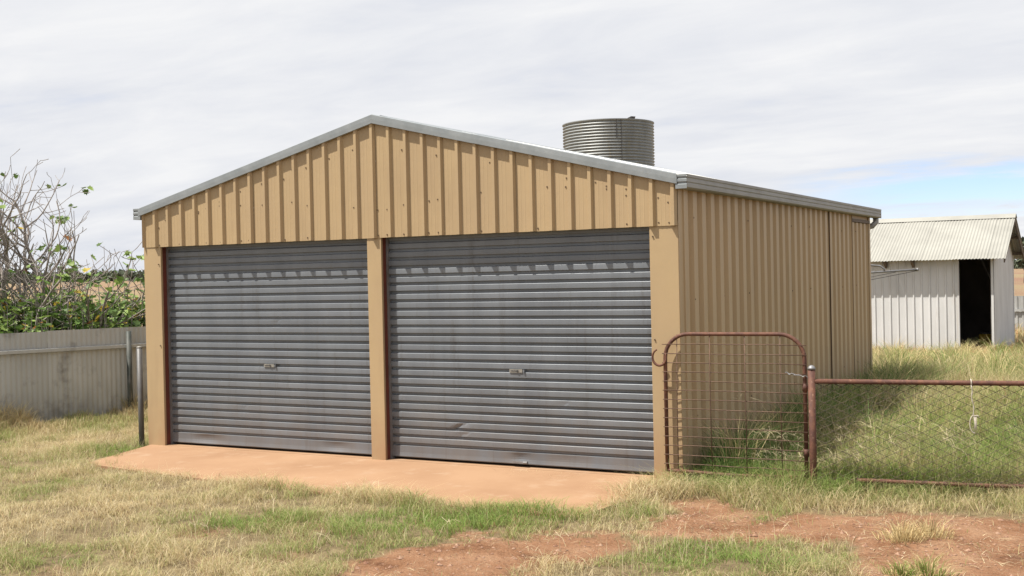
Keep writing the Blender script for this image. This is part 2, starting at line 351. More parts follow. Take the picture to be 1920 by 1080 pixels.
def ground_mat():
    m = bpy.data.materials.new('ground_soil'); m.use_nodes = True; t = m.node_tree; b = t.nodes['Principled BSDF']; L = t.links
    b.inputs['Roughness'].default_value = 0.95; b.inputs['Specular IOR Level'].default_value = 0.15
    geo = N(t, 'ShaderNodeNewGeometry'); at = N(t, 'ShaderNodeAttribute', attribute_name='col')
    def noise(s, d=8, r=0.6, st=None):
        n = N(t, 'ShaderNodeTexNoise')
        if st:
            mp = N(t, 'ShaderNodeMapping'); L.new(geo.outputs['Position'], mp.inputs[0]); mp.inputs['Scale'].default_value = st; L.new(mp.outputs[0], n.inputs['Vector'])
        else: L.new(geo.outputs['Position'], n.inputs['Vector'])
        n.inputs['Scale'].default_value = s; n.inputs['Detail'].default_value = d; n.inputs['Roughness'].default_value = r; return n.outputs['Fac']
    def ramp(f, stops):
        r = N(t, 'ShaderNodeValToRGB'); L.new(f, r.inputs[0]); e = r.color_ramp.elements
        while len(e) < len(stops): e.new(0.5)
        for q, (p, c) in zip(e, stops): q.position = p; q.color = (*c, 1)
        return r.outputs[0]
    def mix(f, a, c):
        x = N(t, 'ShaderNodeMix', data_type='RGBA'); L.new(f, x.inputs['Factor']); L.new(a, x.inputs['A']); L.new(c, x.inputs['B']); return x.outputs['Result']
    dirt = ramp(noise(2.3, 10, 0.65), [(0.35, (0.15, 0.068, 0.035)), (0.42, (0.24, 0.120, 0.063)), (0.52, (0.30, 0.160, 0.090)), (0.68, (0.38, 0.230, 0.138))])
    speck = ramp(noise(55, 3, 0.7), [(0.58, (0, 0, 0)), (0.70, (1, 1, 1))])
    pale = N(t, 'ShaderNodeRGB'); pale.outputs[0].default_value = (0.34, 0.24, 0.16, 1)
    dirt = mix(speck, dirt, pale.outputs[0])
    thatch = ramp(noise(6, 10, 0.7), [(0.30, (0.11, 0.08, 0.045)), (0.50, (0.21, 0.16, 0.088)), (0.70, (0.30, 0.235, 0.13))])
    near = mix(at.outputs['Color'], thatch, dirt)
    fld = ramp(noise(1.0, 6, 0.55, (0.012, 0.03, 1)), [(0.35, (0.20, 0.12, 0.08)), (0.50, (0.215, 0.15, 0.092)), (0.62, (0.22, 0.175, 0.10)), (0.75, (0.16, 0.15, 0.07))])
    d = N(t, 'ShaderNodeVectorMath', operation='LENGTH'); L.new(geo.outputs['Position'], d.inputs[0])
    r = N(t, 'ShaderNodeMapRange'); L.new(d.outputs['Value'], r.inputs[0]); r.inputs[1].default_value = 28; r.inputs[2].default_value = 60
    L.new(mix(r.outputs[0], near, fld), b.inputs['Base Color'])
    bp = N(t, 'ShaderNodeBump'); bp.inputs['Strength'].default_value = 1.0; bp.inputs['Distance'].default_value = 0.05; L.new(noise(22, 8, 0.7), bp.inputs['Height']); L.new(bp.outputs[0], b.inputs['Normal'])
    return m
g = add('ground', gme, ground_mat()); tag(g, kind='structure')
# concrete apron, dusted with soil
mb = MB(); nseg = 40
ap = P_AP
mb.poly_prism([(a, b, 0.0-0.012*max(0.0, -b)) for a, b in ap], (0, 0, -0.12))
apr = add('concrete_apron', mb, M_conc); tag(apr, kind='structure')
mb = MB().box(0.03, W-0.03, 0.022, D-0.02, -0.12, 0.002); fl = add('shed_floor', mb, M_conc); tag(fl, kind='structure')

# ------------------------------------------------------------------ the tan shed
shed = thing('garage_shed', (XC, D/2, 0), 'tan steel double garage shed with grey roller doors and low gable roof', 'shed')
# front gable sheets
Y0 = -0.006
ribs = [RIB0+0.19*i for i in range(32)]
sheets_on(shed, 'gable_sheet', M_tan, lambda a, b: trim_profile(a, b, RIB0), -0.004, W+0.004, RIB0+3*0.19+0.031, 0.76,
          lambda u, d, z: (u, Y0-d, z), lambda u: HD, lambda u: barge_z(u)+0.03, extra=(XC,))
# lower lip folded under the gable sheets, and the steel header behind them
add('header_beam', MB().box(0.05, W-0.05, 0.012, 0.060, HD+0.015, HD+0.14), M_dark, shed)
mb = MB()
def screw(mb, c, n, r=0.0075, h=0.006):
    c = Vector(c); n = Vector(n); mb.tube([c, c+n*h], r, 6)
for i, c in enumerate(ribs):
    px = c-0.042 if i % 3 else c+0.05
    for z in (HD+0.02+random.uniform(0, 0.01), HD+0.27+0.12*abs(math.sin(c))+random.uniform(-0.02, 0.02), barge_z(c)-0.16+random.uniform(-0.03, 0.03)):
        if z < barge_z(c)-0.09 and random.random() < 0.62: screw(mb, (px+random.uniform(-0.006, 0.006), Y0, z), (0, -1, 0))
for z in (1.17, 2.04): screw(mb, (5.875, -0.003, z), (0, -1, 0)); screw(mb, (0.205, -0.003, z-0.1), (0, -1, 0))
for z in (0.5, 1.5, 2.2):
    for k in range(9): screw(mb, (W+0.012, 0.35+k*0.76, z+0.01*(k % 3)), (1, 0, 0))
add('screw_heads', mb, M_screw, shed, kind='stuff')
# barge cappings: face, top flange, and a small lip
def barge(xa, xb, dz=0.0, ya=-0.050):
    mb = MB()
    def P(x, y, o): return (x, y, barge_z(x)+o)
    prof = [(ya+0.016, -0.004), (ya, 0.0), (ya-0.001, 0.04), (ya, 0.080), (ya+0.012, 0.086), (0.12, 0.088)]
    xs = [xa, (xa*3+xb)/4, (xa+xb)/2, (xa+xb*3)/4, xb]
    for (y1, o1), (y2, o2) in zip(prof[:-1], prof[1:]):
        mb.quadstrip([P(x, y1, o1+dz) for x in xs], [P(x, y2, o2+dz) for x in xs])
    return mb
for xa, xb, dz, ya in ((-0.035, XC, 0, -0.05), (XC, 4.17, 0.0, -0.05), (4.155, W+0.02, 0.002, -0.0525)):
    add('barge_capping', barge(xa, xb, dz, ya), M_barge, shed)
# roof sheets, both slopes; ribs run down the slope
RY0, RY1 = -0.045, 7.50
for side in (-1, 1):
    nrm = Vector((side*SL, 0, 1)).normalized(); ex = W/2+0.05
    def place(u, d, t, side=side, nrm=nrm, ex=ex):
        x = XC+side*ex*t; z = HP-SL*ex*t+0.050
        q = Vector((x, u, z))+nrm*d; return (q.x, q.y, q.z)
    sheets_on(shed, 'roof_sheet', M_zinc, lambda a, b: trim_profile(a, b, 0.05, flutes=False), RY0+0.01, RY1, 0.05+0.57+0.031, 0.76, place, lambda u: 1.0, lambda u: 0.005)
mb = MB(); rc = [(-0.16, HP+0.080-SL*0.16), (-0.15, HP+0.085-SL*0.15), (0, HP+0.092), (0.15, HP+0.085-SL*0.15), (0.16, HP+0.080-SL*0.16)]
mb.quadstrip([(XC+a, 0.10, z) for a, z in rc], [(XC+a, RY1, z) for a, z in rc]); add('ridge_capping', mb, M_barge, shed)
# gutters: quad profile with pressed beads on the face
def gutter(side):
    gx0 = (W+0.006) if side > 0 else -0.006
    zb, zt = 2.428, 2.547
    prof = [(0.0, zt-0.03), (0.0, zb), (0.085, zb), (0.100, zb+0.012), (0.101, zb+0.036), (0.095, zb+0.042), (0.095, zb+0.050), (0.101, zb+0.056), (0.101, zb+0.078), (0.095, zb+0.083), (0.095, zb+0.090), (0.101, zb+0.096), (0.102, zt), (0.092, zt), (0.092, zt-0.01)]
    ys = (-0.048, 7.60); mb = MB()
    xs = [(gx0+side*a, z) for a, z in prof]
    mb.quadstrip([(x, ys[0], z) for x, z in xs], [(x, ys[1], z) for x, z in xs])
    o = add('gutter', mb, M_gutter, shed)
    for y, e in ((ys[0]-0.001, -1), (ys[1]+0.001, 1)):
        mb = MB(); zz = [zb, zb+0.034, zb+0.040, zb+0.052, zb+0.058, zb+0.078, zb+0.084, zb+0.094, zb+0.10, zt]
        dd = [0, 0, 0.008, 0.008, 0, 0, 0.008, 0.008, 0, 0]
        mb.quadstrip([(gx0, y-e*d, z) for z, d in zip(zz, dd)], [(gx0+side*0.1, y-e*d, z) for z, d in zip(zz, dd)])
        add('stop_end', mb, M_barge, o)
    return o
gutter(1); gutter(-1)
mb = MB().tube([(W+0.05, 7.50, 2.43), (W+0.05, 7.50, 2.37), (W+0.02, 7.42, 2.32), (W-0.12, 7.40, 2.27), (W-0.14, 7.40, 2.0), (W-0.14, 7.40, 0.05)], 0.04, 8)
add('downpipe', mb, M_gutter, shed, True)
# walls
def wall_top(u): return HE+0.055
sheets_on(shed, 'wall_sheet', M_tan_side, lambda a, b: trim_profile(a, b, 0.16, pitch=0.225, top=0.095, base=0.145, h=0.034, flutes=False), 0.10, 6.22, 0.16+0.225*2+0.0725, 0.675,
          lambda u, d, z: (W-0.018+d, u, z), lambda u: 0.0, wall_top)
sheets_on(shed, 'wall_sheet', M_tan, lambda a, b: trim_profile(a, b, 0.16), 0.05, D, 0.19*3+0.21, 0.76, lambda u, d, z: (0.012-d, u, z), lambda u: 0.0, wall_top)
sheets_on(shed, 'rear_sheet', M_tan, lambda a, b: trim_profile(a, b, 0.16), 0.0, W, 0.19*3+0.21, 0.76, lambda u, d, z: (u, D-0.02+d, z), lambda u: 0.0, lambda u: barge_z(u)+0.03, extra=(XC,))
# side access door in the last bay of the right wall
mb = MB(); pr = trim_profile(6.24, 7.22, 6.36, pitch=0.225, top=0.095, base=0.145, h=0.03, flutes=False)
mb.quadstrip([(W-0.028+d, u, 0.03) for u, d in pr], [(W-0.028+d, u, 2.34) for u, d in pr])
sd = add('side_door', mb, M_tan_side, shed)
add('door_stile', MB().box(W-0.03, W+0.010, 6.222, 6.240, 0.0, 2.42), M_tan_side, sd)
add('door_head', MB().box(W-0.03, W+0.016, 6.242, 7.29, 2.345, 2.385), M_screw, sd)
add('wall_sheet', MB().box(W-0.022, W-0.006, 6.242, 7.222, 2.387, HE+0.05), M_tan_side, shed)
for yy_ in (5.052, 6.216): add('joint_shadow_strip', MB().box(W+0.004, W+0.0185, yy_-0.0022, yy_+0.0022, 0.0, HE+0.05), M_screw, shed)  # shadow of the sheet lap and door gap, put in as thin dark strips
# corner flashings
mb = MB(); mb.quadstrip([(W+0.006, -0.002, 0.0), (W+0.006, 0.11, 0.0)], [(W+0.006, -0.002, HE+0.05), (W+0.006, 0.11, HE+0.05)]); add('corner_flashing', mb, M_tan_side, shed)
mb = MB().box(W-0.03, W+0.012, 7.225, 7.31, 0.0, HE+0.05); add('corner_flashing', mb, M_tan_side, shed)
# front pillars: folded tan cover, red oxide channel behind it, dark door guide
for x0, x1, zb in ((-0.012, 0.232, -0.02), (2.930, 3.094, -0.005), (5.842, W+0.004, 0.0)):
    mb = MB().box(x0, x1, 0.0, 0.030, zb, HD+0.04); p = add('pillar', mb, M_tan, shed)
    bv = p.modifiers.new('edge', 'BEVEL'); bv.width = 0.004; bv.segments = 2
    xa, xb = x0+0.012, x1-0.004
    add('steel_channel', MB().box(xa, xb, 0.0305, 0.085, zb, HD+0.03), M_red, shed)
    add('door_guide', MB().box(x0+(0.005 if x0 < 1 else -0.012), min(x1+0.018, W-0.05), 0.0855, 0.135, 0.0, HD+0.03), M_galv, shed)
# roller doors
PITCH_S = 0.0805
SLP = [(0.0, 0.024), (0.0245, 0.024), (0.0262, 0.001), (0.028, 0.0), (0.050, -0.0004), (0.0725, 0.0), (0.0738, 0.0010), (0.0805, 0.024)]
YD = 0.100
def roller_door(x0, x1, lock_x, dents, latch):
    rd = bpy.data.objects.new('roller_door', None); COL.objects.link(rd); rd.parent = shed
    rd.location = Vector(((x0+x1)/2, YD, 0))-shed.location; w = (x1-x0)/2
    nx_ = 28
    def slat_mesh(dent=None):
        mb = MB(); xs = np.linspace(-w, w, nx_ if dent is None else 90)
        def yy(x, z, y):
            if dent is None: return y
            cx, amp, wid, sk = dent
            s = (x-cx-(z-0.04)*sk)/wid
            return y+amp*math.exp(-s*s)*(1 if s < 0 else 0.4)*(0.4+0.6*math.sin(PI*min(max(z/PITCH_S, 0), 1)))
        for (za, ya), (zb_, yb) in zip(SLP[:-1], SLP[1:]):
            mb.quadstrip([(x, yy(x, za, ya), za) for x in xs], [(x, yy(x, zb_, yb), zb_) for x in xs])
        me = mb.mesh('slat'); me.materials.append(M_slat); return me
    base = slat_mesh()
    for k in range(26):
        z = 0.140+k*PITCH_S
        me = slat_mesh(dents[k]) if k in dents else base
        o = inst('slat', me, rd, (0, random.uniform(-0.0012, 0.0012), z+random.uniform(-0.0008, 0.0008)))
        o.rotation_euler = (random.uniform(-0.01, 0.01), 0, 0)
    mb = MB(); xs = np.linspace(-w, w, 80)
    def by(x, z):
        y = 0.0
        for cx, amp, wid in latch[1]: y += amp*math.exp(-((x-cx)/wid)**2)*math.sin(PI*min(max((z-0.02)/0.12, 0), 1))
        return y
    rows = [(0.026, 0.012), (0.026, 0.0), (0.034, -0.004), (0.05, -0.002), (0.07, 0.0), (0.09, 0.0), (0.11, 0.0), (0.132, 0.0), (0.140, 0.024)]
    for (za, ya), (zb_, yb) in zip(rows[:-1], rows[1:]):
        mb.quadstrip([(x, by(x, za)+ya, za) for x in xs], [(x, by(x, zb_)+yb, zb_) for x in xs])
    me = mb.mesh('bottom_rail'); me.materials.append(M_slat); inst('bottom_rail', me, rd, (0, 0, 0))
    # lock plate: backing, raised name strip and key hole
    lx = lock_x-(x0+x1)/2; zl = 0.873
    me = MB().box(-0.066, 0.066, -0.006, 0.004, -0.015, 0.015).mesh('lock_plate'); me.materials.append(M_lock); inst('lock_plate', me, rd, (lx, -0.002, zl))
    mm = MB()
    for q in range(5): mm.box(-0.052+q*0.012, -0.0435+q*0.012, -0.0075, -0.006, -0.005, 0.004+0.002*(q % 2))
    mm.tube([(0.018, -0.0055, 0), (0.018, -0.012, 0)], 0.010, 10); me = mm.mesh('lock_cylinder'); me.materials.append(M_dark); inst('lock_cylinder', me, rd, (lx, -0.002, zl))
    me = MB().box(-0.007, 0.007, -0.012, 0.002, -0.012, 0.012).mesh('lock_handle'); me.materials.append(M_slat); inst('lock_handle', me, rd, (lx+0.082, -0.002, zl))
    if latch[0]:
        mm = MB().box(-0.07, 0.07, -0.016, 0.0, -0.009, 0.009).tube([(0.045, -0.01, 0), (0.085, -0.012, 0)], 0.014, 8)
        me = mm.mesh('bottom_bolt'); me.materials.append(M_galv); inst('bottom_bolt', me, rd, (latch[0]-(x0+x1)/2, -0.006, 0.045))
    return rd
roller_door(0.250, 2.920, 1.607, {14: (0.15, 0.006, 0.10, 0.5), 3: (-0.3, 0.005, 0.15, 1.0)}, (None, ((-0.85, 0.016, 0.20), (0.85, 0.014, 0.16))))
roller_door(3.112, 5.838, 4.480, {2: (-0.60, 0.017, 0.055, 2.2), 5: (0.5, 0.005, 0.1, 1.0), 1: (-0.55, 0.007, 0.12, 1.5)}, (4.50, ((0.03, 0.018, 0.10), (0.5, 0.006, 0.25))))
# dark inside of the shed head box
add('door_drum', MB().tube([(0.2, 0.33, 2.30), (W-0.2, 0.33, 2.30)], 0.15, 14), M_dark, shed)

# ------------------------------------------------------------------ gate with horseshoe latch
GA = Vector((5.985, -0.055, 0)); GB = Vector((7.140, 0.0, 0)); gz0, gz1 = 0.075, 1.222
gd = (GB-GA); gl = gd.length; gd.normalize()
gate = thing('farm_gate', (GA.x, GA.y, 0), 'rusty pipe gate with rounded top corners and wire mesh beside the shed', 'gate')
def G(s, z, o=0.0): q = GA+gd*s; return (q.x+gd.y*o, q.y-gd.x*o, z)
path = [G(0, gz0), G(0, gz1-0.20)]
for k in range(1, 8): a = k/8*PI/2; path.append(G(0.20-0.20*math.cos(a), gz1-0.20+0.20*math.sin(a)))
path.append(G(0.20, gz1)); path.append(G(gl-0.20, gz1))
for k in range(1, 8): a = k/8*PI/2; path.append(G(gl-0.20+0.20*math.sin(a), gz1-0.20+0.20*math.cos(a)))
path += [G(gl, gz1-0.20), G(gl, gz0)]
add('frame', MB().tube(path, 0.0165, 10), M_rust, gate, True)
add('bottom_bar', MB().tube([G(0, gz0+0.012), G(gl*0.5, gz0-0.005), G(gl, gz0+0.012)], 0.014, 8), M_rust, gate, True)
for k in range(14):
    z = gz1-0.085-k*0.0765; ins = 0.0
    pts = [G(-0.022, z, 0.016), G(gl*0.25, z+random.uniform(-0.004, 0.004), 0.004), G(gl*0.5, z+random.uniform(-0.007, 0.003)), G(gl*0.75, z+random.uniform(-0.005, 0.004), 0.004), G(gl+0.02, z-0.004, 0.016)]
    add('mesh_wire', MB().tube(pts, 0.0040, 5), M_wire, gate, True)
for s in (0.105, 0.385, 0.675, 0.965):
    add('mesh_wire', MB().tube([G(s, gz1-0.003, 0.004), G(s+random.uniform(-0.006, 0.006), 0.7, 0.007), G(s+random.uniform(-0.008, 0.008), gz0, 0.004)], 0.0042, 5), M_wire, gate, True)
hs = [G(-0.045+0.060*math.cos(a)*1.0, 1.028+0.068*math.sin(a), 0.020) for a in [math.radians(q) for q in range(110, 401, 14)]]
mb = MB().tube(hs, [0.007+0.004*math.sin(i/(len(hs)-1)*PI) for i in range(len(hs))], 8); add('horseshoe_latch', mb, M_rust, gate, True)
tie = [G(gl-0.15+0.013*i, 0.915-0.0022*i+0.006*math.sin(i*1.7), 0.02+0.006*math.cos(i*1.7)) for i in range(15)]
add('wire_tie', MB().tube(tie, 0.0032, 5).tube([(a, b-0.006, c+0.006*math.sin(i*2.1)) for i, (a, b, c) in enumerate(tie)], 0.003, 5), M_galv, gate, True)
for z in (0.28, 0.80): add('hinge', MB().tube([G(gl-0.01, z), G(gl+0.075, z)], 0.010, 8).tube([G(gl, z-0.03), G(gl, z+0.03)], 0.021, 10), M_rust, gate, True)

# ------------------------------------------------------------------ chain link fence
FA = Vector((7.197, -0.015, 0)); FB = Vector((11.40, 0.78, 0)); fd = FB-FA; fl_ = fd.length; fd.normalize()
fen = thing('chain_link_fence', (FA.x, FA.y, 0), 'rusty chain link fence with pipe rails running right from the gate', 'fence')
def F(s, z, o=0.0): q = FA+fd*s; return (q.x+fd.y*o, q.y-fd.x*o, z)
ps = add('post', MB().tube([F(0, -0.35), F(0, 0.945)], 0.0285, 14), M_rust, fen, True)
add('post_cap', MB().tube([F(0, 0.945), F(0, 0.958), F(0, 0.972), F(0, 0.980)], [0.032, 0.031, 0.020, 0.006], 14), M_galv, ps, True)
for s in (2.1, fl_): add('post', MB().tube([F(s, -0.3), F(s, 0.84)], 0.024, 10), M_rust, fen, True)
add('top_rail', MB().tube([F(0.02, 0.852), F(1.2, 0.846), F(2.4, 0.845), F(fl_, 0.850)], 0.0195, 12), M_rust, fen, True)
add('bottom_rail', MB().tube([F(0.33, 0.082), F(1.2, 0.070), F(2.4, 0.075), F(fl_, 0.075)], 0.0160, 10), M_rust, fen, True)
zz = np.linspace(0.84, 0.08, 25); pw_ = 0.066
def zig(par):
    pts = []
    for i, z in enumerate(zz):
        q = (pw_/2+0.001)*(1 if (i+par) % 2 else -1); o = 0.004*(1 if i % 2 else -1)
        pts.append((fd.x*q+fd.y*o, fd.y*q-fd.x*o, z))
    me = MB().tube(pts, 0.0039, 4, False).mesh('mesh_wire'); me.materials.append(M_chain); return me
zm = (zig(0), zig(1))
for k in range(int((fl_-0.06)/pw_)):
    inst('mesh_wire', zm[k % 2], fen, (fd.x*(0.06+k*pw_), fd.y*(0.06+k*pw_), 0))
# rope knotted over the top rail
rs = 1.175
rope = thing('rope', F(rs, 0.85), 'frayed pale rope knotted and hanging from the fence top rail', 'rope')
add('rope_loop', MB().tube([F(rs+0.003*math.sin(a), 0.849+0.024*math.cos(a), 0.024*math.sin(a)) for a in np.linspace(0, 2*PI, 13)], 0.005, 6), M_rope, rope, True)
strand = [F(rs+0.004*math.sin(i*0.8)+0.0012*i, 0.83-0.0165*i, 0.026) for i in range(15)]
add('rope_strand', MB().tube(strand, [0.0045+0.0015*math.sin(i*2) for i in range(15)], 6), M_rope, rope, True)
kz = 0.83-0.0165*14
loop = [F(rs+0.018-0.032*math.sin(a), kz-0.062+0.068*math.cos(a), 0.028) for a in np.linspace(0.0, PI*1.05, 12)]
add('rope_bow', MB().tube(loop, 0.0045, 6).tube([F(rs+0.015, kz, 0.028), F(rs+0.045, kz+0.004, 0.03), F(rs+0.052, kz-0.010, 0.03)], 0.0045, 6), M_rope, rope, True)
mb = MB()
for q in range(4): mb.tube([F(rs+0.015+0.006*q, kz, 0.028), F(rs+0.022+0.003*q, kz-0.07, 0.027), F(rs+0.005+0.011*q, kz-0.135-0.012*(q % 2), 0.027)], [0.0032, 0.0026, 0.0014], 5)
add('rope_tail', mb, M_rope, rope, True)

# ------------------------------------------------------------------ left fence, pipe post
LA = Vector((-2.962, 0.436, 0)); LB = Vector((-2.348, 2.014, 0)); ld = (LB-LA).normalized(); S0, S1 = -3.2, 9.0
lf = thing('sheet_fence', (LA.x, LA.y, 0), 'grey corrugated sheet fence with a rail left of the shed', 'fence')
def LF(s, z, o=0.0): q = LA+ld*s; return (q.x+ld.y*o, q.y-ld.x*o, z)    # o > 0 towards the shed
edges = np.arange(S0, S1+0.01, 0.76)
for i in range(len(edges)-1):
    pr = sine_profile(edges[i], edges[i+1], 0.0633, 0.0045, 6); off = 0.0025*(i % 2)
    t0 = random.uniform(-0.006, 0.006)
    mb = MB().quadstrip([LF(u, -0.06, d+off) for u, d in pr], [LF(u, 1.165+t0, d+off) for u, d in pr]); add('fence_sheet', mb, M_fence, lf)
mb = MB(); mb.poly_prism([LF(S0, 0.90, 0.020), LF(S0, 0.905, 0.055), LF(S0, 0.945, 0.055), LF(S0, 0.95, 0.020)], ld*(S1-S0)); add('rail', mb, M_fence, lf)
for s in (-2.6, 1.62, 4.2, 6.8):
    add('post', MB().tube([LF(s, -0.3, 0.09), LF(s, 1.12, 0.09)], 0.033, 10), M_post, lf, True)
pp = thing('pipe_post', (-0.235, 0.12, 0), 'grey steel pipe post standing at the left corner of the shed', 'post')
add('pipe', MB().tube([(-0.235, 0.12, -0.3), (-0.24, 0.12, 1.035)], 0.030, 14), M_pipe, pp, True)
add('pipe_cap', MB().tube([(-0.24, 0.12, 1.036), (-0.24, 0.12, 1.046), (-0.24, 0.12, 1.052)], [0.032, 0.030, 0.012], 14), M_lock, pp, True)

# ------------------------------------------------------------------ water tank on its stand
TC = Vector((-2.995, 19.043, 0)); TR = 1.165; tz0, tz1 = 2.75, 5.60
tank = thing('water_tank', (TC.x, TC.y, -0.4), 'round corrugated iron water tank rising behind the shed roof', 'water tank')
def lathe(prof, a0=0.0, a1=2*PI, n=72):
    mb = MB(); ang = np.linspace(a0, a1, n+1)
    for (r1, z1), (r2, z2) in zip(prof[:-1], prof[1:]):
        mb.quadstrip([(TC.x+r1*math.cos(a), TC.y+r1*math.sin(a), z1) for a in ang], [(TC.x+r2*math.cos(a), TC.y+r2*math.sin(a), z2) for a in ang])
    return mb
pr = []; z = tz0
while z < tz1+1e-6: pr.append((TR+0.017*math.cos(2*PI*(z-tz1)/0.076), z)); z += 0.076/6
camdir = math.atan2(CAM[1]-TC.y, CAM[0]-TC.x)
seam_a = camdir+0.28
for q, (a0, a1) in enumerate(((seam_a-2.09, seam_a), (seam_a, seam_a+2.09), (seam_a+2.09, seam_a+4.19))):
    dr = 0.004*(q % 2); add('tank_sheet', lathe([(r+dr, zz_) for r, zz_ in pr], a0, a1, 26), M_tank, tank, True)
add('rim', lathe([(TR+0.004, tz1-0.005), (TR+0.024, tz1), (TR+0.024, tz1+0.022), (TR-0.01, tz1+0.025), (TR-0.012, tz1-0.02)]), M_tank, tank, True)
for da, zt in ((0.0, tz0+0.02), (-0.105, tz1-0.45)):
    a = seam_a+da; mb = MB(); c, s = math.cos(a), math.sin(a)
    mb.tube([(TC.x+(TR+0.012)*c, TC.y+(TR+0.012)*s, zt), (TC.x+(TR+0.012)*c, TC.y+(TR+0.012)*s, tz1)], 0.010, 6); add('seam', mb, M_dark, tank)
a = camdir+0.62; c, s = math.cos(a), math.sin(a)
lid = [(TC.x+0.0, TC.y, tz1+0.025)]
add('tank_lid', lathe([(TR, tz1+0.0), (0.01, tz1+0.015)]), M_tank, tank, True)
fa = camdir+0.50; fp = Vector((TC.x+TR*math.cos(fa), TC.y+TR*math.sin(fa), tz1+0.02)); rt = Vector((rgt[0], rgt[1], 0)).normalized()
mb = MB().poly_prism([fp-rt*0.10, fp+rt*0.03, fp+rt*0.05+Vector((0, 0, 0.055)), fp+rt*0.02+Vector((0, 0, 0.06))], (0.05, 0.09, 0)); add('loose_flap', mb, M_dark, tank)
add('stand_deck', MB().box(TC.x-1.3, TC.x+1.3, TC.y-1.3, TC.y+1.3, tz0-0.12, tz0-0.002), M_wood, tank)
for sx in (-1, 1):
    for sy in (-1, 1): add('stand_leg', MB().box(TC.x+sx*1.1-0.07, TC.x+sx*1.1+0.07, TC.y+sy*1.1-0.07, TC.y+sy*1.1+0.07, -0.6, tz0-0.122), M_wood, tank)

# ------------------------------------------------------------------ white outbuilding
OX1, OX0, OY0, OY1 = 5.97, -1.2, 21.60, 25.65; oz0 = -0.55; OE, OR = 1.90, 3.00; OYM = (OY0+OY1)/2
ob = thing('outbuilding', ((OX0+OX1)/2, OYM, oz0), 'small white outbuilding with cream corrugated gable roof and dark open doorway', 'shed')
DX0, DX1 = 5.133, 5.93
PO = lambda a, b: trim_profile(a, b, 0.11, 0.19, 0.024, 0.05, 0.024, False)
sheets_on(ob, 'wall_sheet', M_white, PO, OX0, DX0, 0.11+0.57+0.026, 0.76, lambda u, d, z: (u, OY0-d, z), lambda u: oz0, lambda u: OE+0.12)
add('door_post', MB().box(DX0-0.002, DX0+0.04, OY0-0.012, OY0+0.08, oz0, OE+0.1), M_white, ob)
add('door_post', MB().box(DX1-0.02, OX1-0.004, OY0-0.012, OY0+0.08, oz0, OE+0.1), M_white, ob)
def gab(u): return OE+0.12+(1-abs(u-OYM)/(OYM-OY0))*(OR-OE-0.16)
for X, sg in ((OX1, 1), (OX0, -1)):
    sheets_on(ob, 'gable_sheet', M_white, lambda a, b: sine_profile(a, b, 0.076, 0.008, 4), OY0, OY1, OY0+0.76, 0.76, lambda u, d, z, X=X, sg=sg: (X+sg*d, u, z), lambda u: oz0, gab, extra=(OYM,))
sheets_on(ob, 'wall_sheet', M_white, PO, OX0, OX1, 0.11+0.57+0.026, 0.76, lambda u, d, z: (u, OY1+d, z), lambda u: oz0, lambda u: OE+0.12)
add('corner_trim', MB().box(OX1+0.0165, OX1+0.03, OY1-0.05, OY1+0.02, oz0, OE+0.1), M_white, ob)
RX0, RX1 = OX0-0.3, 6.285
for sg in (-1, 1):
    nv = Vector((0, sg*(OR-OE), OYM-OY0+0.33)).normalized()
    def place(u, d, t, sg=sg, nv=nv):
        q = Vector((u, OYM+sg*(OYM-OY0+0.33)*t, OR+0.02-(OR-OE+0.02)*t))+nv*d; return (q.x, q.y, q.z)
    sheets_on(ob, 'roof_sheet', M_wroof, lambda a, b: sine_profile(a, b, 0.076, 0.009, 6), RX0, RX1, RX0+0.5, 0.762, place, lambda u: 1.0, lambda u: 0.0, lift=0.006)
    mb = MB()                                                    # barge board under the right-hand verge
    y1 = OYM+sg*(OYM-OY0+0.28); mb.poly_prism([(RX1-0.05, OYM, OR-0.01), (RX1-0.05, y1, OE+0.03), (RX1-0.05, y1, OE-0.09), (RX1-0.05, OYM, OR-0.13)], (0.03, 0, 0)); add('verge_board', mb, M_wood, ob)
for yy_ in (OYM-1.0, OYM+1.0, OYM+1.9): add('purlin', MB().box(OX1-0.3, RX1-0.06, yy_-0.035, yy_+0.035, OR-0.11-abs(yy_-OYM)*0.46, OR-0.03-abs(yy_-OYM)*0.46), M_wood, ob)
mb = MB(); rcp = [(-0.22, OR-0.085+0.035), (-0.05, OR+0.045), (0, OR+0.062), (0.05, OR+0.045), (0.22, OR-0.085+0.035)]
mb.quadstrip([(RX0, OYM+a, z) for a, z in rcp], [(RX1+0.01, OYM+a, z) for a, z in rcp]); add('ridge_capping', mb, M_wroof, ob)
for bx_ in (3.42, 4.08): add('eave_bracket', MB().poly_prism([(bx_, OY0-0.026, OE+0.02), (bx_, OY0-0.30, OE+0.0), (bx_, OY0-0.026, OE-0.17)], (0.06, 0, 0)), M_wood, ob)
add('floor', MB().box(OX0+0.05, OX1-0.05, OY0+0.05, OY1-0.05, oz0-0.1, oz0+0.02), M_wood, ob)
M_int = mat('dark_lining', (0.16, 0.14, 0.125), 0.9, 0, (0.08, 0.07, 0.06), (1, 1, 0.5))  # dark mottled colour for the outbuilding's inner faces
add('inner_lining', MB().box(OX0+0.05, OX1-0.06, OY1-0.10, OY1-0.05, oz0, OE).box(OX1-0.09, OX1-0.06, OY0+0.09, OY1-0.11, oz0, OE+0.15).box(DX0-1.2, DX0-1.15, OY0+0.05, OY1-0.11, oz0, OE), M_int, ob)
M_yel = mat('yellow_plastic', (0.30, 0.20, 0.02), 0.5)
dr_ = thing('container', (5.56, 23.2, oz0+0.02), 'dull yellow container inside the dark outbuilding doorway', 'container')
add('container_body', MB().tube([(5.56, 23.2, oz0+0.021), (5.56, 23.2, oz0+0.3), (5.56, 23.2, oz0+0.55)], [0.16, 0.17, 0.16], 14), M_yel, dr_, True)
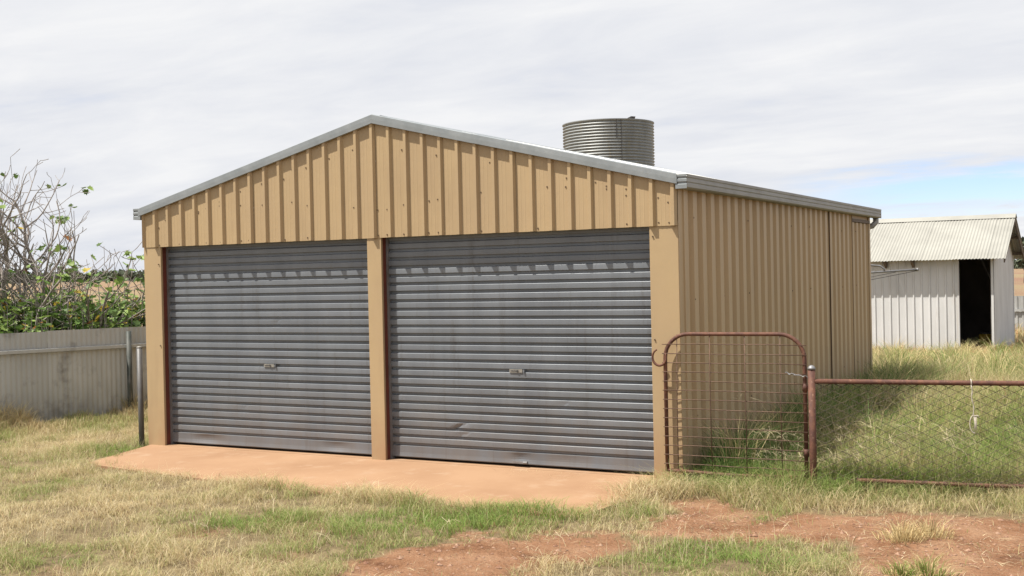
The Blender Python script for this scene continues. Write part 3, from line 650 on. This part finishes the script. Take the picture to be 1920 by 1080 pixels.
add('container_lid', MB().tube([(5.56, 23.2, oz0+0.552), (5.56, 23.2, oz0+0.59)], 0.15, 14), M_dark, dr_, True)

# ------------------------------------------------------------------ clothesline between the two sheds
cl = thing('clothesline', (4.05, 12.58, -0.3), 'grey metal clothesline frame between the tan shed and the outbuilding', 'clothesline')
add('mast', MB().tube([(4.05, 12.58, -0.4), (4.05, 12.58, 1.95)], 0.03, 10), M_galv, cl, True)
tipA = Vector((5.633, 13.468, 1.695)); hub = Vector((4.05, 12.58, 1.62))
add('arm', MB().tube([hub, tipA], 0.019, 8).tube([tipA-Vector((0.012, 0.007, 0)), tipA+Vector((0.012, 0.007, 0))], 0.032, 10), M_galv, cl, True)
for e in (Vector((2.5, 13.3, 1.68)), Vector((2.45, 11.7, 1.68)), Vector((4.7, 11.1, 1.68))): add('arm', MB().tube([hub, e], 0.019, 8), M_galv, cl, True)
add('brace', MB().tube([(4.05, 12.58, 1.82), (4.85, 13.03, 1.80), (5.04, 13.14, 1.775), (5.10, 13.17, 1.72), (5.105, 13.172, 1.67)], 0.018, 8), M_galv, cl, True)
for o in (0.0, 0.22): add('line_wire', MB().tube([tipA*(1-o)+hub*o+Vector((0, 0, -0.02)), (4.9, 13.07-o, 1.53+o*0.2), (4.2, 12.6-o, 1.46+o*0.2), (3.0, 12.9, 1.60)], 0.005, 5), M_dark, cl, True)

# ------------------------------------------------------------------ grass and leaves (numpy blades)
def blades(name, x, y, h, wid, lean, col, tipcol=None, z=None, kink=0.5, az=None, flat=0.0):
    n = len(x); z = height(x, y) if z is None else z
    a = RNG.random(n)*2*PI if az is None else az; f = RNG.random(n)*2*PI
    dx, dy = np.cos(a), np.sin(a); wx, wy = np.cos(f)*wid/2, np.sin(f)*wid/2
    L = lean*h; m1 = 0.5
    P = np.zeros((n, 5, 3))
    P[:, 0] = np.stack([x-wx, y-wy, z-0.005], 1); P[:, 1] = np.stack([x+wx, y+wy, z-0.005], 1)
    mxp = x+dx*L*0.32; myp = y+dy*L*0.32; mz = z+h*0.58*(1-flat)
    P[:, 2] = np.stack([mxp+wx*0.75, myp+wy*0.75, mz], 1); P[:, 3] = np.stack([mxp-wx*0.75, myp-wy*0.75, mz], 1)
    P[:, 4] = np.stack([x+dx*L, y+dy*L, z+h*(1-flat)*np.sqrt(np.clip(1-np.minimum(lean, 0.95)**2*0.5, 0.1, 1))], 1)
    base = np.arange(n)[:, None]*5
    loops = np.concatenate([base+np.array([[0, 1, 2, 3]]), base+np.array([[3, 2, 4]])], 1).ravel()
    sizes = np.tile([4, 3], n)
    C = np.repeat(col[:, None, :], 5, 1)
    if tipcol is not None: C[:, 4] = tipcol; C[:, 2:4] = 0.5*(col+tipcol)[:, None, :]
    return P.reshape(-1, 3), loops, sizes, C.reshape(-1, 3)
def merge(parts):
    v = []; l = []; s = []; c = []; o = 0
    for a, b, d, e in parts: v.append(a); l.append(b+o); s.append(d); c.append(e); o += len(a)
    return np.concatenate(v), np.concatenate(l), np.concatenate(s), np.concatenate(c)
STRAW = np.array([0.57, 0.455, 0.245]); PALE = np.array([0.69, 0.59, 0.39]); GREEN = np.array([0.175, 0.245, 0.055]); LUSH = np.array([0.085, 0.155, 0.035]); OLIVE = np.array([0.34, 0.32, 0.135]); BROWN = np.array([0.26, 0.15, 0.08]); RUSTY = np.array([0.42, 0.23, 0.10])
def in_view(x, y, margin=260):
    dx, dy = x-CAM[0], y-CAM[1]; dep = dx*fwd[0]+dy*fwd[1]; lat = dx*rgt[0]+dy*rgt[1]
    return (dep > 5.6) & (np.abs(lat/np.maximum(dep, 0.1))*FPX < 960+margin), dep
def open_ground(x, y):
    ok = ~((x > -0.03) & (x < W+0.02) & (y > -0.02) & (y < D+0.02))
    return ok
GP_ = [(gp(a, b), r) for a, b, r in ((300, 850, 0.7), (210, 845, 0.45), (430, 985, 0.42), (520, 965, 0.40), (150, 1030, 0.5), (620, 1030, 0.55), (720, 975, 0.6), (880, 985, 0.5), (1010, 975, 0.45), (1180, 965, 0.35), (1440, 965, 0.30), (1330, 905, 0.5), (1560, 930, 0.35), (1200, 1060, 0.55), (1420, 1050, 0.6), (1290, 1045, 0.4), (60, 930, 0.3), (110, 905, 0.35), (1700, 930, 0.35), (640, 890, 0.2))]
def greenness(x, y):
    g_ = 1.55*(fbm(x, y, 1.4, 21)-0.47)
    for c, r in GP_: g_ = g_+0.62*np.exp(-((x-c[0])**2+(y-c[1])**2)/(r*r*0.7))
    return g_
def pick(x, y, gshift=0.0):
    n = len(x); g_ = greenness(x, y)+gshift+RNG.normal(0, 0.28, n)
    t = np.clip(g_*1.15+0.12, 0, 1)[:, None]
    dry = STRAW*(1-RNG.random((n, 1))*0.25)+(PALE-STRAW)*(RNG.random((n, 1))**2)
    mid = OLIVE*(0.8+0.4*RNG.random((n, 1))); grn = GREEN*(0.7+0.7*RNG.random((n, 1)))
    c = np.where(t < 0.5, dry*(1-2*t)+mid*2*t, mid*(2-2*t)+grn*(2*t-1))
    b = RNG.random(n) < 0.06; c[b] = BROWN*(0.7+0.6*RNG.random((b.sum(), 1)))
    return c, t[:, 0]
parts = []
# short turf in front of the shed
n = 720000
x = RNG.uniform(-4.5, 13.5, n); y = RNG.uniform(-6.2, 1.2, n)
iv, dep = in_view(x, y); apm = poly_sd(x, y, P_AP); edge_n = (fbm(x, y, 2.2, 31)-0.5)*0.55+(fbm(x, y, 9, 33)-0.5)*0.25
cov = (1-smooth(-0.02, 0.16, apm+edge_n*0.9-0.12*smooth(0.8, 2.5, x)+0.03-0.25*np.exp(-((x-5.95)**2+(y+0.9)**2)/0.35)))
den = (1-dirt_mask(x, y)*0.985)*cov*(0.14+0.86*smooth(0.36, 0.56, fbm(x, y, 4.5, 3)))*np.clip(1.15-(dep-6.5)*0.035, 0.4, 1)
keep = iv & open_ground(x, y) & (RNG.random(n) < den)
x, y, dep = x[keep], y[keep], dep[keep]; col, t = pick(x, y)
clump = fbm(x, y, 4.2, 13)
tall = 0.05*np.exp(-((poly_sd(x, y, P_AP)+0.12)/0.16)**2)*(y < -0.5)*smooth(1.0, 3.0, x)
for c, r, a_ in ((gp(1285, 905), 0.32, 0.15), (gp(1450, 925), 0.40, 0.13), (gp(1190, 925), 0.4, 0.08), (gp(1580, 930), 0.4, 0.08), (gp(1530, 905), 0.3, 0.14), (gp(900, 965), 0.6, 0.03), (gp(640, 930), 0.7, 0.02), (gp(1760, 930), 0.5, 0.06), (gp(1900, 935), 0.5, 0.06), (gp(230, 830), 0.6, 0.05)):
    tall += a_*np.exp(-((x-c[0])**2+(y-c[1])**2)/(r*r))
h = (0.022+0.030*clump+0.060*smooth(0.46, 0.70, fbm(x, y, 2.6, 15))+tall)*(0.45+0.95*RNG.random(len(x)))
parts.append(blades('turf', x, y, h, 0.0028+0.0016*RNG.random(len(x)), 0.5+1.5*RNG.random(len(x)), col, np.clip(col*1.12+0.02, 0, 0.75)))
# seed stalks standing over the turf
n = 26000
x = RNG.uniform(-4, 13, n); y = RNG.uniform(-6, 1.0, n); iv, dep = in_view(x, y)
keep = iv & open_ground(x, y) & (poly_sd(x, y, P_AP) < 0.03) & (RNG.random(n) < (1-dirt_mask(x, y))*smooth(0.38, 0.62, fbm(x, y, 1.7, 41)))
x, y = x[keep], y[keep]; col = PALE*(0.75+0.35*RNG.random((len(x), 1)))
parts.append(blades('stalk', x, y, 0.09+0.09*RNG.random(len(x)), np.full(len(x), 0.0022), 0.2+0.6*RNG.random(len(x)), col))
# straw litter lying about on bare soil and along the slab edge
n = 46000
x = RNG.uniform(-1, 12, n); y = RNG.uniform(-5.5, 0.9, n); iv, dep = in_view(x, y); dmk = dirt_mask(x, y)
keep = iv & (RNG.random(n) < np.where(poly_sd(x, y, P_AP) > -0.02, 0.0, np.maximum(0.22, dmk)*(0.10+0.9*smooth(0.46, 0.66, fbm(x, y, 2.6, 55)))))
x, y = x[keep], y[keep]; col = np.where(RNG.random((len(x), 1)) < 0.45, PALE, BROWN+0.06)*(0.7+0.5*RNG.random((len(x), 1)))
parts.append(blades('litter', x, y, 0.05+0.09*RNG.random(len(x)), 0.003+0.002*RNG.random(len(x)), 1.0+0.3*RNG.random(len(x)), col, z=height(x, y)+0.004, flat=0.93))
v, l, s, c = merge(parts); tf = add('lawn_grass', np_mesh('lawn_grass', v, l, s, c), M_blade); tag(tf, 'short dry and green grass growing in front of the shed', 'grass', kind='stuff')

# the long grass behind the chain link fence and the gate
parts = []
def meadow(n, x0, x1, y0, y1, hlo, hhi, wid, gshift, dens=None, rusty=None, lean=(0.15, 0.9)):
    x = RNG.uniform(x0, x1, n); y = RNG.uniform(y0, y1, n); iv, dep = in_view(x, y, 200)
    k = iv & open_ground(x, y) & ~((x > OX0) & (x < OX1+0.02) & (y > OY0-0.02) & (y < OY1))
    line = FA.y+(x-FA.x)*fd.y/fd.x; k &= (y > line+0.02) | (x < 6.0)
    d_ = (0.35+0.65*smooth(0.32, 0.6, fbm(x, y, 1.1, 61)))
    if dens is not None: d_ = d_*dens(x, y)
    k &= RNG.random(n) < d_
    x, y, dep = x[k], y[k], dep[k]; col, t = pick(x, y, gshift+0.9*(fbm(x, y, 0.35, 71)-0.5))
    if rusty is not None:
        rr = RNG.random(len(x)) < rusty(x, y); col[rr] = RUSTY*(0.7+0.6*RNG.random((rr.sum(), 1)))
    cl_ = fbm(x, y, 1.6, 17)
    h = (hlo+(hhi-hlo)*np.clip(cl_*1.5-0.2, 0, 1.2))*(0.55+0.6*RNG.random(len(x)))
    near_shed = np.exp(-np.clip(x-W, 0, 9)**2/0.30)*((y > 0) & (y < D)); h *= 1+0.7*near_shed
    col = col*(1-0.0*near_shed[:, None]); col = np.where((RNG.random(len(x)) < 0.75*near_shed)[:, None], LUSH*(0.8+0.5*RNG.random((len(x), 1))), col)
    parts.append(blades('m', x, y, h, wid*(0.7+0.6*RNG.random(len(x))), lean[0]+(lean[1]-lean[0])*RNG.random(len(x)), col, np.clip(col*1.15+0.015, 0, 0.75)))
meadow(100000, 6.05, 12.5, -0.1, 4.0, 0.12, 0.42, 0.0046, 0.40)
meadow(85000, 5.9, 14.0, 4.0, 10.0, 0.18, 0.52, 0.0065, 0.34)
ob_r = lambda x, y: 0.55*smooth(12, 20, y)*smooth(0.40, 0.6, fbm(x, y, 0.6, 77))
meadow(90000, 2.0, 15.0, 9.0, 22.5, 0.15, 0.42, 0.011, 0.0, rusty=ob_r)
meadow(40000, 2.0, 18.0, 22.0, 38.0, 0.12, 0.40, 0.018, -0.05, rusty=lambda x, y: 0.25+0*x)
# tall arching clumps that stand out of the long grass
def clumps(spots_, hlo, hhi, nb, wid, greens):
    for (cx, cy) in spots_:
        n = int(nb*random.uniform(0.6, 1.3)); aa = RNG.random(n)*2*PI; rr = 0.10*np.sqrt(RNG.random(n)); hh = random.uniform(hlo, hhi)
        x = cx+rr*np.cos(aa); y = cy+rr*np.sin(aa); base = (LUSH, GREEN, OLIVE, STRAW)[random.choices(range(4), greens)[0]]
        c = base*(0.75+0.55*RNG.random((n, 1))); k = RNG.random(n) < 0.2; c[k] = STRAW*(0.7+0.5*RNG.random((k.sum(), 1)))
        parts.append(blades('c', x, y, hh*(0.45+0.6*RNG.random(n)), wid*(0.7+0.6*RNG.random(n)), 0.35+0.75*RNG.random(n), c, np.clip(c*1.2+0.02, 0, 0.75), az=aa+RNG.normal(0, 0.6, n)))
clumps([(W+0.12+abs(random.gauss(0, 0.40)), random.uniform(0.35, 7.4)) for k in range(60)], 0.35, 0.70, 90, 0.006, (6, 3, 1, 1))
clumps([(random.uniform(7.2, 10.5), random.uniform(0.7, 6.5)) for k in range(110)], 0.28, 0.52, 90, 0.005, (3, 5, 3, 2))
clumps([(random.uniform(5.5, 11.5), random.uniform(7.6, 13.0)) for k in range(90)], 0.40, 0.75, 80, 0.008, (4, 4, 3, 3))
clumps([(random.uniform(3.5, 10.0), random.uniform(13.0, 21.2)) for k in range(110)], 0.35, 0.65, 70, 0.012, (1, 3, 4, 4))
# weeds at the foot of the left fence
n = 26000; s_ = RNG.uniform(-3.0, 3.0, n); o_ = RNG.exponential(0.32, n)+0.03
x = LA.x+ld.x*s_+ld.y*o_; y = LA.y+ld.y*s_-ld.x*o_; k = (o_ < 1.6) & open_ground(x, y); x, y, o_ = x[k], y[k], o_[k]; col, t = pick(x, y, -0.08)
parts.append(blades('w', x, y, (0.07+0.40*np.exp(-o_/0.25)*smooth(0.40, 0.75, fbm(x, y, 2.0, 91)))*(0.5+0.8*RNG.random(len(x))), 0.004+0.002*RNG.random(len(x)), 0.2+0.8*RNG.random(len(x)), col, np.clip(col*1.15+0.02, 0, 0.75)))
v, l, s, c = merge(parts); mf = add('meadow_grass', np_mesh('meadow_grass', v, l, s, c), M_blade); tag(mf, 'long green and straw grass behind the fences', 'grass', kind='stuff')

# windmill grass: stalks that end in a star of thin spikes
def star_grass(spots):
    P = []; Fq = []; Cc = []
    def strip(pts, w, c):
        b = len(P)
        for i, p in enumerate(pts):
            ww = w*(1-0.6*i/(len(pts)-1)); sd_ = Vector((rgt[0], rgt[1], 0.3)).normalized()*ww/2 if i == 0 or True else None
            P.append(p-sd_); P.append(p+sd_); Cc.append(c); Cc.append(c)
        for i in range(len(pts)-1): Fq.append((b+2*i, b+2*i+1, b+2*i+3, b+2*i+2))
    for (x, y, hh, k, sc_) in spots:
        z = float(height(x, y)); a = random.uniform(0, 2*PI); b0 = Vector((x, y, z)); tip = b0+Vector((math.cos(a)*0.25*hh, math.sin(a)*0.25*hh, hh)); mid = b0+Vector((0, 0, hh*0.55))+(tip-b0)*0.12
        c = tuple(np.clip(PALE*random.uniform(0.55, 0.95), 0, 0.7)); strip([b0, mid, tip], 0.0032, tuple(np.array(c)*0.75))
        for j in range(k):
            th = 2*PI*j/k+random.uniform(-0.3, 0.3); el = random.uniform(-0.5, 0.6); L = sc_*random.uniform(0.6, 1.15)
            d_ = Vector((math.cos(th)*math.cos(el), math.sin(th)*math.cos(el), math.sin(el)))
            strip([tip, tip+d_*L*0.5+Vector((0, 0, 0.012)), tip+d_*L-Vector((0, 0, 0.02))], 0.0034, c)
    me = np_mesh('seed_grass', np.array([tuple(p) for p in P]), np.array(Fq).ravel(), np.full(len(Fq), 4), np.array(Cc)); return me
spots = []
for px_, zz_, cnt, sp, hh in ((1335, 0.72, 2, 0.03, 0.72), (1405, 0.42, 4, 0.15, 0.42), (1400, 0.25, 9, 0.45, 0.26), (1290, 0.22, 8, 0.18, 0.26), (1460, 0.22, 10, 0.25, 0.22), (1340, 0.50, 4, 0.12, 0.50), (1580, 0.45, 10, 0.35, 0.42), (1620, 0.6, 4, 0.3, 0.5)):
    for q in range(cnt):
        bx_ = 6.25+(px_-1260)/225*0.95
        spots.append((bx_+random.gauss(0, sp), 0.22+abs(random.gauss(0, 0.22)), hh*random.uniform(0.75, 1.1), random.randint(7, 10), random.uniform(0.12, 0.21)))
for q in range(16): spots.append((random.uniform(7.3, 9.5), random.uniform(0.5, 2.5), random.uniform(0.2, 0.4), 8, 0.10))
for px_, py_ in ((470, 840), (650, 852), (880, 868), (930, 870), (1025, 872)):
    q = gp(px_, py_, 0.0); spots.append((q[0], -0.02, 0.07, 7, 0.09))
for px_, py_ in ((360, 1012), (395, 1015), (600, 1035), (840, 1010), (1050, 1032), (520, 960)):
    q = gp(px_, py_); spots.append((q[0], q[1], 0.10, 7, 0.12))
sg_ = add('seed_grass', star_grass(spots), M_blade); tag(sg_, 'spidery pale seed heads of windmill grass around the rusty gate', 'grass', kind='stuff')
# dry tussocks standing on the bare soil
for i, (px_, py_, r_, hh, lab) in enumerate(((1690, 1012, 0.09, 0.20, 'dry straw tussock on bare red soil, left of the upper pair'), (1745, 1006, 0.10, 0.17, 'dry straw tussock on bare red soil, right of the upper pair'),
                                        (1740, 1075, 0.09, 0.17, 'half green tussock on bare soil at the bottom edge'), (1690, 1078, 0.06, 0.12, 'small dry tussock cut by the bottom edge of the view'))):
    q = gp(px_, py_); n = 230; rr = r_*1.25*RNG.random(n); aa = RNG.random(n)*2*PI
    x = q[0]+rr*np.cos(aa)*1.3; y = q[1]+rr*np.sin(aa); c = STRAW*(0.6+0.7*RNG.random((n, 1)))
    if i >= 2: k = RNG.random(n) < 0.4; c[k] = GREEN*(0.9+0.6*RNG.random((k.sum(), 1)))
    v, l, s, cc = blades('t', x, y, hh*(0.25+0.85*RNG.random(n))*(1.1-0.65*rr/(r_*1.25)), 0.004+0.003*RNG.random(n), 0.2+0.5*RNG.random(n)+1.1*rr/(r_*1.25), c, az=aa+RNG.normal(0, 0.7, n))
    o = add('grass_tussock', np_mesh('grass_tussock', v, l, s, cc), M_blade); tag(o, lab, 'tussock', 'dry tussocks on the bare soil')
# pale stone chips in the bare soil
M_chip = mat('stone_chip', (0.36, 0.22, 0.145), 0.9, 0, (0.22, 0.105, 0.06), (30, 30, 30), 0.45, 0.55)
mb = MB(); k = 0
while k < 1500:
    px_, py_ = random.uniform(560, 1990), random.uniform(935, 1120); q = gp(px_, py_)
    if dirt_mask(np.array([q[0]]), np.array([q[1]]))[0] < 0.6: k += 0.2; continue
    k += 1; r = random.uniform(0.003, 0.010) if random.random() < 0.8 else random.uniform(0.010, 0.022); z = float(height(q[0], q[1])); a = random.random()*6
    b = len(mb.v); ring = [(q[0]+r*random.uniform(0.7, 1.4)*math.cos(a+j*1.257), q[1]+r*random.uniform(0.7, 1.4)*math.sin(a+j*1.257), z+0.001) for j in range(5)]
    mb.v += ring+[(q[0], q[1], z+r*0.8)]
    for j in range(5): mb.f.append((b+j, b+(j+1) % 5, b+5))
o = add('stone_chips', mb, M_chip); tag(o, 'small pale stone chips scattered on the bare red soil', 'gravel', kind='stuff')

# ------------------------------------------------------------------ fig trees behind the left fence
LEAF = [(0, 0), (0.25, 0.08), (0.52, -0.02), (0.42, 0.22), (0.60, 0.42), (0.36, 0.48), (0.34, 0.78), (0.14, 0.70), (0, 1.0), (-0.14, 0.70), (-0.34, 0.78), (-0.36, 0.48), (-0.60, 0.42), (-0.42, 0.22), (-0.52, -0.02), (-0.25, 0.08)]
class Leaves:
    def __init__(self): self.v = []; self.l = []; self.s = []; self.c = []
    def add(self, p, size, c, down=0.3):
        a = random.uniform(0, 2*PI); d = Vector((math.cos(a), math.sin(a), random.uniform(-0.9, 0.5)-down)).normalized()
        s = d.cross(Vector((random.uniform(-0.4, 0.4), random.uniform(-0.4, 0.4), 1))).normalized(); nn = s.cross(d)
        b = len(self.v); m = len(LEAF)
        self.v.append(tuple(p+d*size*0.45-nn*size*0.05))
        for u, w in LEAF:
            q = p+s*u*size*0.8+d*w*size+nn*(abs(u)*0.35+0.15*w*w)*size*0.6; self.v.append(tuple(q))
        for i in range(m): self.l += [b, b+1+i, b+1+(i+1) % m]; self.s.append(3)
        self.c += [c]*(m+1)
    def mesh(self, name): return np_mesh(name, np.array(self.v), np.array(self.l), np.array(self.s), np.array(self.c))
def leafcol():
    q = random.random()
    if q < 0.06: return tuple(np.array([0.36, 0.27, 0.04])*random.uniform(0.8, 1.2))
    if q < 0.08: return tuple(np.array([0.30, 0.13, 0.04])*random.uniform(0.8, 1.2))
    if q < 0.45: return tuple(np.array([0.20, 0.28, 0.075])*random.uniform(0.8, 1.25))
    return tuple(np.array([0.085, 0.145, 0.035])*random.uniform(0.7, 1.3))
def fig_tree(name, px_, depth, top, nst, spread, label, leafn, seed, low_dense, wr=1.0):
    random.seed(seed)
    b0 = CAM+ray(px_, 540)*depth; base = Vector((b0[0], b0[1], 0.0)); base.z = float(height(base.x, base.y))
    t = thing(name, base, label, 'tree', 'fig trees behind the left fence'); wood = MB(); lv = Leaves()
    def branch(p, d, L, r, lev):
        n = max(3, int(L/0.11)); pts = [p.copy()]; rad = [r]; cur = p.copy(); dd = d.copy()
        for i in range(n):
            f = (i+1)/n
            dd = (dd+Vector((random.gauss(0, 0.13), random.gauss(0, 0.13), random.gauss(0, 0.08)+0.10*(1 if lev else 0.3)))).normalized()
            cur = cur+dd*(L/n); pts.append(cur.copy()); rad.append(max(0.0042, r*(1-0.62*f)))
            if lev < 3 and i > (0 if lev else n*0.3) and random.random() < (0.60, 0.46, 0.34, 0)[lev]:
                a = random.uniform(0, 2*PI); sidev = dd.orthogonal().normalized(); sidev.rotate(__import__('mathutils').Quaternion(dd, a))
                nd = (dd*0.55+sidev*random.uniform(0.6, 1.0)+Vector((0, 0, 0.12))).normalized()
                branch(cur, nd, L*random.uniform(0.38, 0.65)*(1-0.35*f), rad[-1]*0.68, lev+1)
            if cur.z < 1.95 and cur.z > 0.7 and lev >= 1 and random.random() < low_dense*(0.8-0.72*smooth(1.15, 1.65, cur.z)):
                for q in range(random.randint(1, 3)): lv.add(cur+Vector((random.gauss(0, 0.06), random.gauss(0, 0.06), random.gauss(0, 0.05))), random.uniform(0.08, 0.17), leafcol())
        wood.tube(pts, rad, 6 if lev < 2 else 4, False)
        if lev >= 2 and random.random() < leafn:
            for q in range(random.randint(1, 4)): lv.add(cur+Vector((random.gauss(0, 0.03), random.gauss(0, 0.03), random.gauss(0, 0.03))), random.uniform(0.07, 0.14), leafcol(), 0.5)
    for k in range(nst):
        a = 2*PI*k/nst+random.uniform(-0.5, 0.5); sp = spread*random.uniform(0.4, 1.1)
        d = Vector((math.cos(a)*sp, math.sin(a)*sp, 1)).normalized()
        branch(base+Vector((math.cos(a)*0.08, math.sin(a)*0.08, -0.05)), d, top*random.uniform(0.62, 0.85), 0.040*wr*random.uniform(0.7, 1.1), 0)
    # leafy suckers round the foot
    for k in range(int(460*low_dense)):
        a = random.uniform(0, 2*PI); rr = random.uniform(0.1, 1.5); p = base+Vector((math.cos(a)*rr, math.sin(a)*rr*1.2, 0)); hh = random.uniform(0.95, 1.80)*(1-0.09*rr)
        tip = p+Vector((random.gauss(0, 0.15), random.gauss(0, 0.15), hh)); wood.tube([p, (p+tip)/2+Vector((random.gauss(0, 0.06), random.gauss(0, 0.06), 0)), tip], [0.012, 0.009, 0.005], 4, False)
        for q in range(random.randint(8, 15)):
            f = random.uniform(0.62, 1.0); lv.add(p+(tip-p)*f+Vector((random.gauss(0, 0.05), random.gauss(0, 0.05), 0)), random.uniform(0.06, 0.135), leafcol())
    add('trunk', wood, M_bark, t, True)
    me = lv.mesh('crown'); 
    for vv in me.vertices: vv.co = vv.co-base
    add('crown', me, M_leaf, t)
fig_tree('fig_tree', 15, 17.6, 4.0, 5, 0.42, 'tallest half bare fig tree at the left edge behind the sheet fence', 0.13, 3, 0.55, 1.2)
fig_tree('fig_tree', 92, 17.0, 2.95, 6, 0.60, 'broad half bare fig tree with curved limbs, middle of the three', 0.14, 12, 0.55, 1.1)
fig_tree('fig_tree', 205, 17.6, 2.55, 6, 0.66, 'lowest half bare fig tree, nearest the shed corner', 0.16, 23, 0.50, 0.8)
random.seed(99)

# ------------------------------------------------------------------ far background
M_far = leafmat('far_foliage', 0.9, 0.1)
def far_trees(name, label, rows, kind=None):
    P = []; L = []; S = []; C = []
    for (cx, cy, cz, rx, rz, n) in rows:
        a = np.random.default_rng(int(abs(cx*13+cy*7)) % 99991); d = a.normal(size=(n, 3)); d /= np.linalg.norm(d, axis=1)[:, None]; rr = a.random(n)**0.4
        ctr = np.stack([cx+d[:, 0]*rx*rr, cy+d[:, 1]*rx*rr, cz+d[:, 2]*rz*rr], 1); sz = 0.22*rx*(0.5+a.random(n))
        t1 = a.normal(size=(n, 3)); t1 /= np.linalg.norm(t1, axis=1)[:, None]; t2 = np.cross(t1, a.normal(size=(n, 3))); t2 /= np.linalg.norm(t2, axis=1)[:, None]
        q = np.stack([ctr-t1*sz[:, None], ctr+t2*sz[:, None]*0.8, ctr+t1*sz[:, None], ctr-t2*sz[:, None]*0.8], 1).reshape(-1, 3)
        o = sum(len(p) for p in P); P.append(q); L.append(np.arange(o, o+4*n)); S.append(np.full(n, 4)); C.append(np.repeat(np.array([0.085, 0.10, 0.065])*(0.6+0.7*a.random((n, 1))), 4, 0))
    me = np_mesh(name, np.concatenate(P), np.concatenate(L), np.concatenate(S), np.concatenate(C)); return me
rows = []
for k in range(260):
    px_ = random.uniform(-350, 900); dd = random.uniform(560, 640); q = CAM+ray(px_, 540)*dd; z = float(height(q[0], q[1])); r = random.uniform(4, 8); hz = random.uniform(3.0, 5.5)
    rows.append((q[0], q[1], z+hz*0.55, r, hz*0.62, 26))
o = add('treeline', far_trees('treeline', '', rows), M_far); tag(o, 'far dark line of trees along the horizon at left', 'trees', kind='stuff')
rows = []
for k in range(200):
    px_ = random.uniform(1100, 2400); dd = random.uniform(600, 700); q = CAM+ray(px_, 540)*dd; z = float(height(q[0], q[1])); r = random.uniform(4, 8); hz = random.uniform(3.0, 5.0)
    rows.append((q[0], q[1], z+hz*0.55, r, hz*0.6, 26))
o = add('treeline', far_trees('treeline', '', rows), M_far); tag(o, 'far low line of trees beyond the paddock at right', 'trees', kind='stuff')
# a gum tree beyond the outbuilding
q = CAM+ray(1922, 520)*150; tz = float(height(q[0], q[1]))
gt = thing('gum_tree', (q[0], q[1], tz), 'dark gum tree beyond the paddock at the right edge', 'tree')
rows = [(q[0]+random.gauss(0, 1.2), q[1]+random.gauss(0, 1.2), tz+random.uniform(2.2, 5.2), random.uniform(0.7, 1.3), random.uniform(0.5, 0.9), 170) for k in range(13)]
me = far_trees('crown', '', rows)
for vv in me.vertices: vv.co = vv.co-gt.location
add('crown', me, M_far, gt)
add('trunk', MB().tube([(q[0], q[1], tz-0.3), (q[0]+0.1, q[1], tz+2), (q[0]+0.3, q[1], tz+4.5)], [0.22, 0.17, 0.06], 8).tube([(q[0]+0.05, q[1], tz+1.4), (q[0]-0.9, q[1]+0.2, tz+3.6)], [0.12, 0.05], 6).tube([(q[0]+0.1, q[1], tz+2.0), (q[0]+1.2, q[1]+0.2, tz+4.0)], [0.11, 0.04], 6), M_bark, gt, True)
# sheet fence beyond the outbuilding
M_ff = mat('far_fence_sheet', (0.50, 0.50, 0.49), 0.6, 0.1, (0.38, 0.38, 0.37), (2, 2, 1), rnd=0.04)
ff = thing('paddock_fence', (5.9, 33.74, -0.5), 'pale ribbed sheet fence beyond the outbuilding at the right edge', 'fence')
sheets_on(ff, 'fence_sheet', M_ff, lambda a, b: trim_profile(a, b, 0.1, 0.19, 0.05, 0.09, 0.03, False), -4.0, 16.0, 0.7, 0.76, lambda u, d, z: (u, 33.74-d, z), lambda u: -0.55, lambda u: 0.715)
add('rail', MB().box(-4.0, 16.0, 33.66, 33.70, 0.20, 0.28), M_ff, ff)
for k in range(8): add('post', MB().box(-3.5+k*2.6, -3.42+k*2.6, 33.70, 33.705, -0.6, 0.2).box(-3.5+k*2.6, -3.42+k*2.6, 33.76, 33.84, -0.7, 0.7), M_ff, ff)
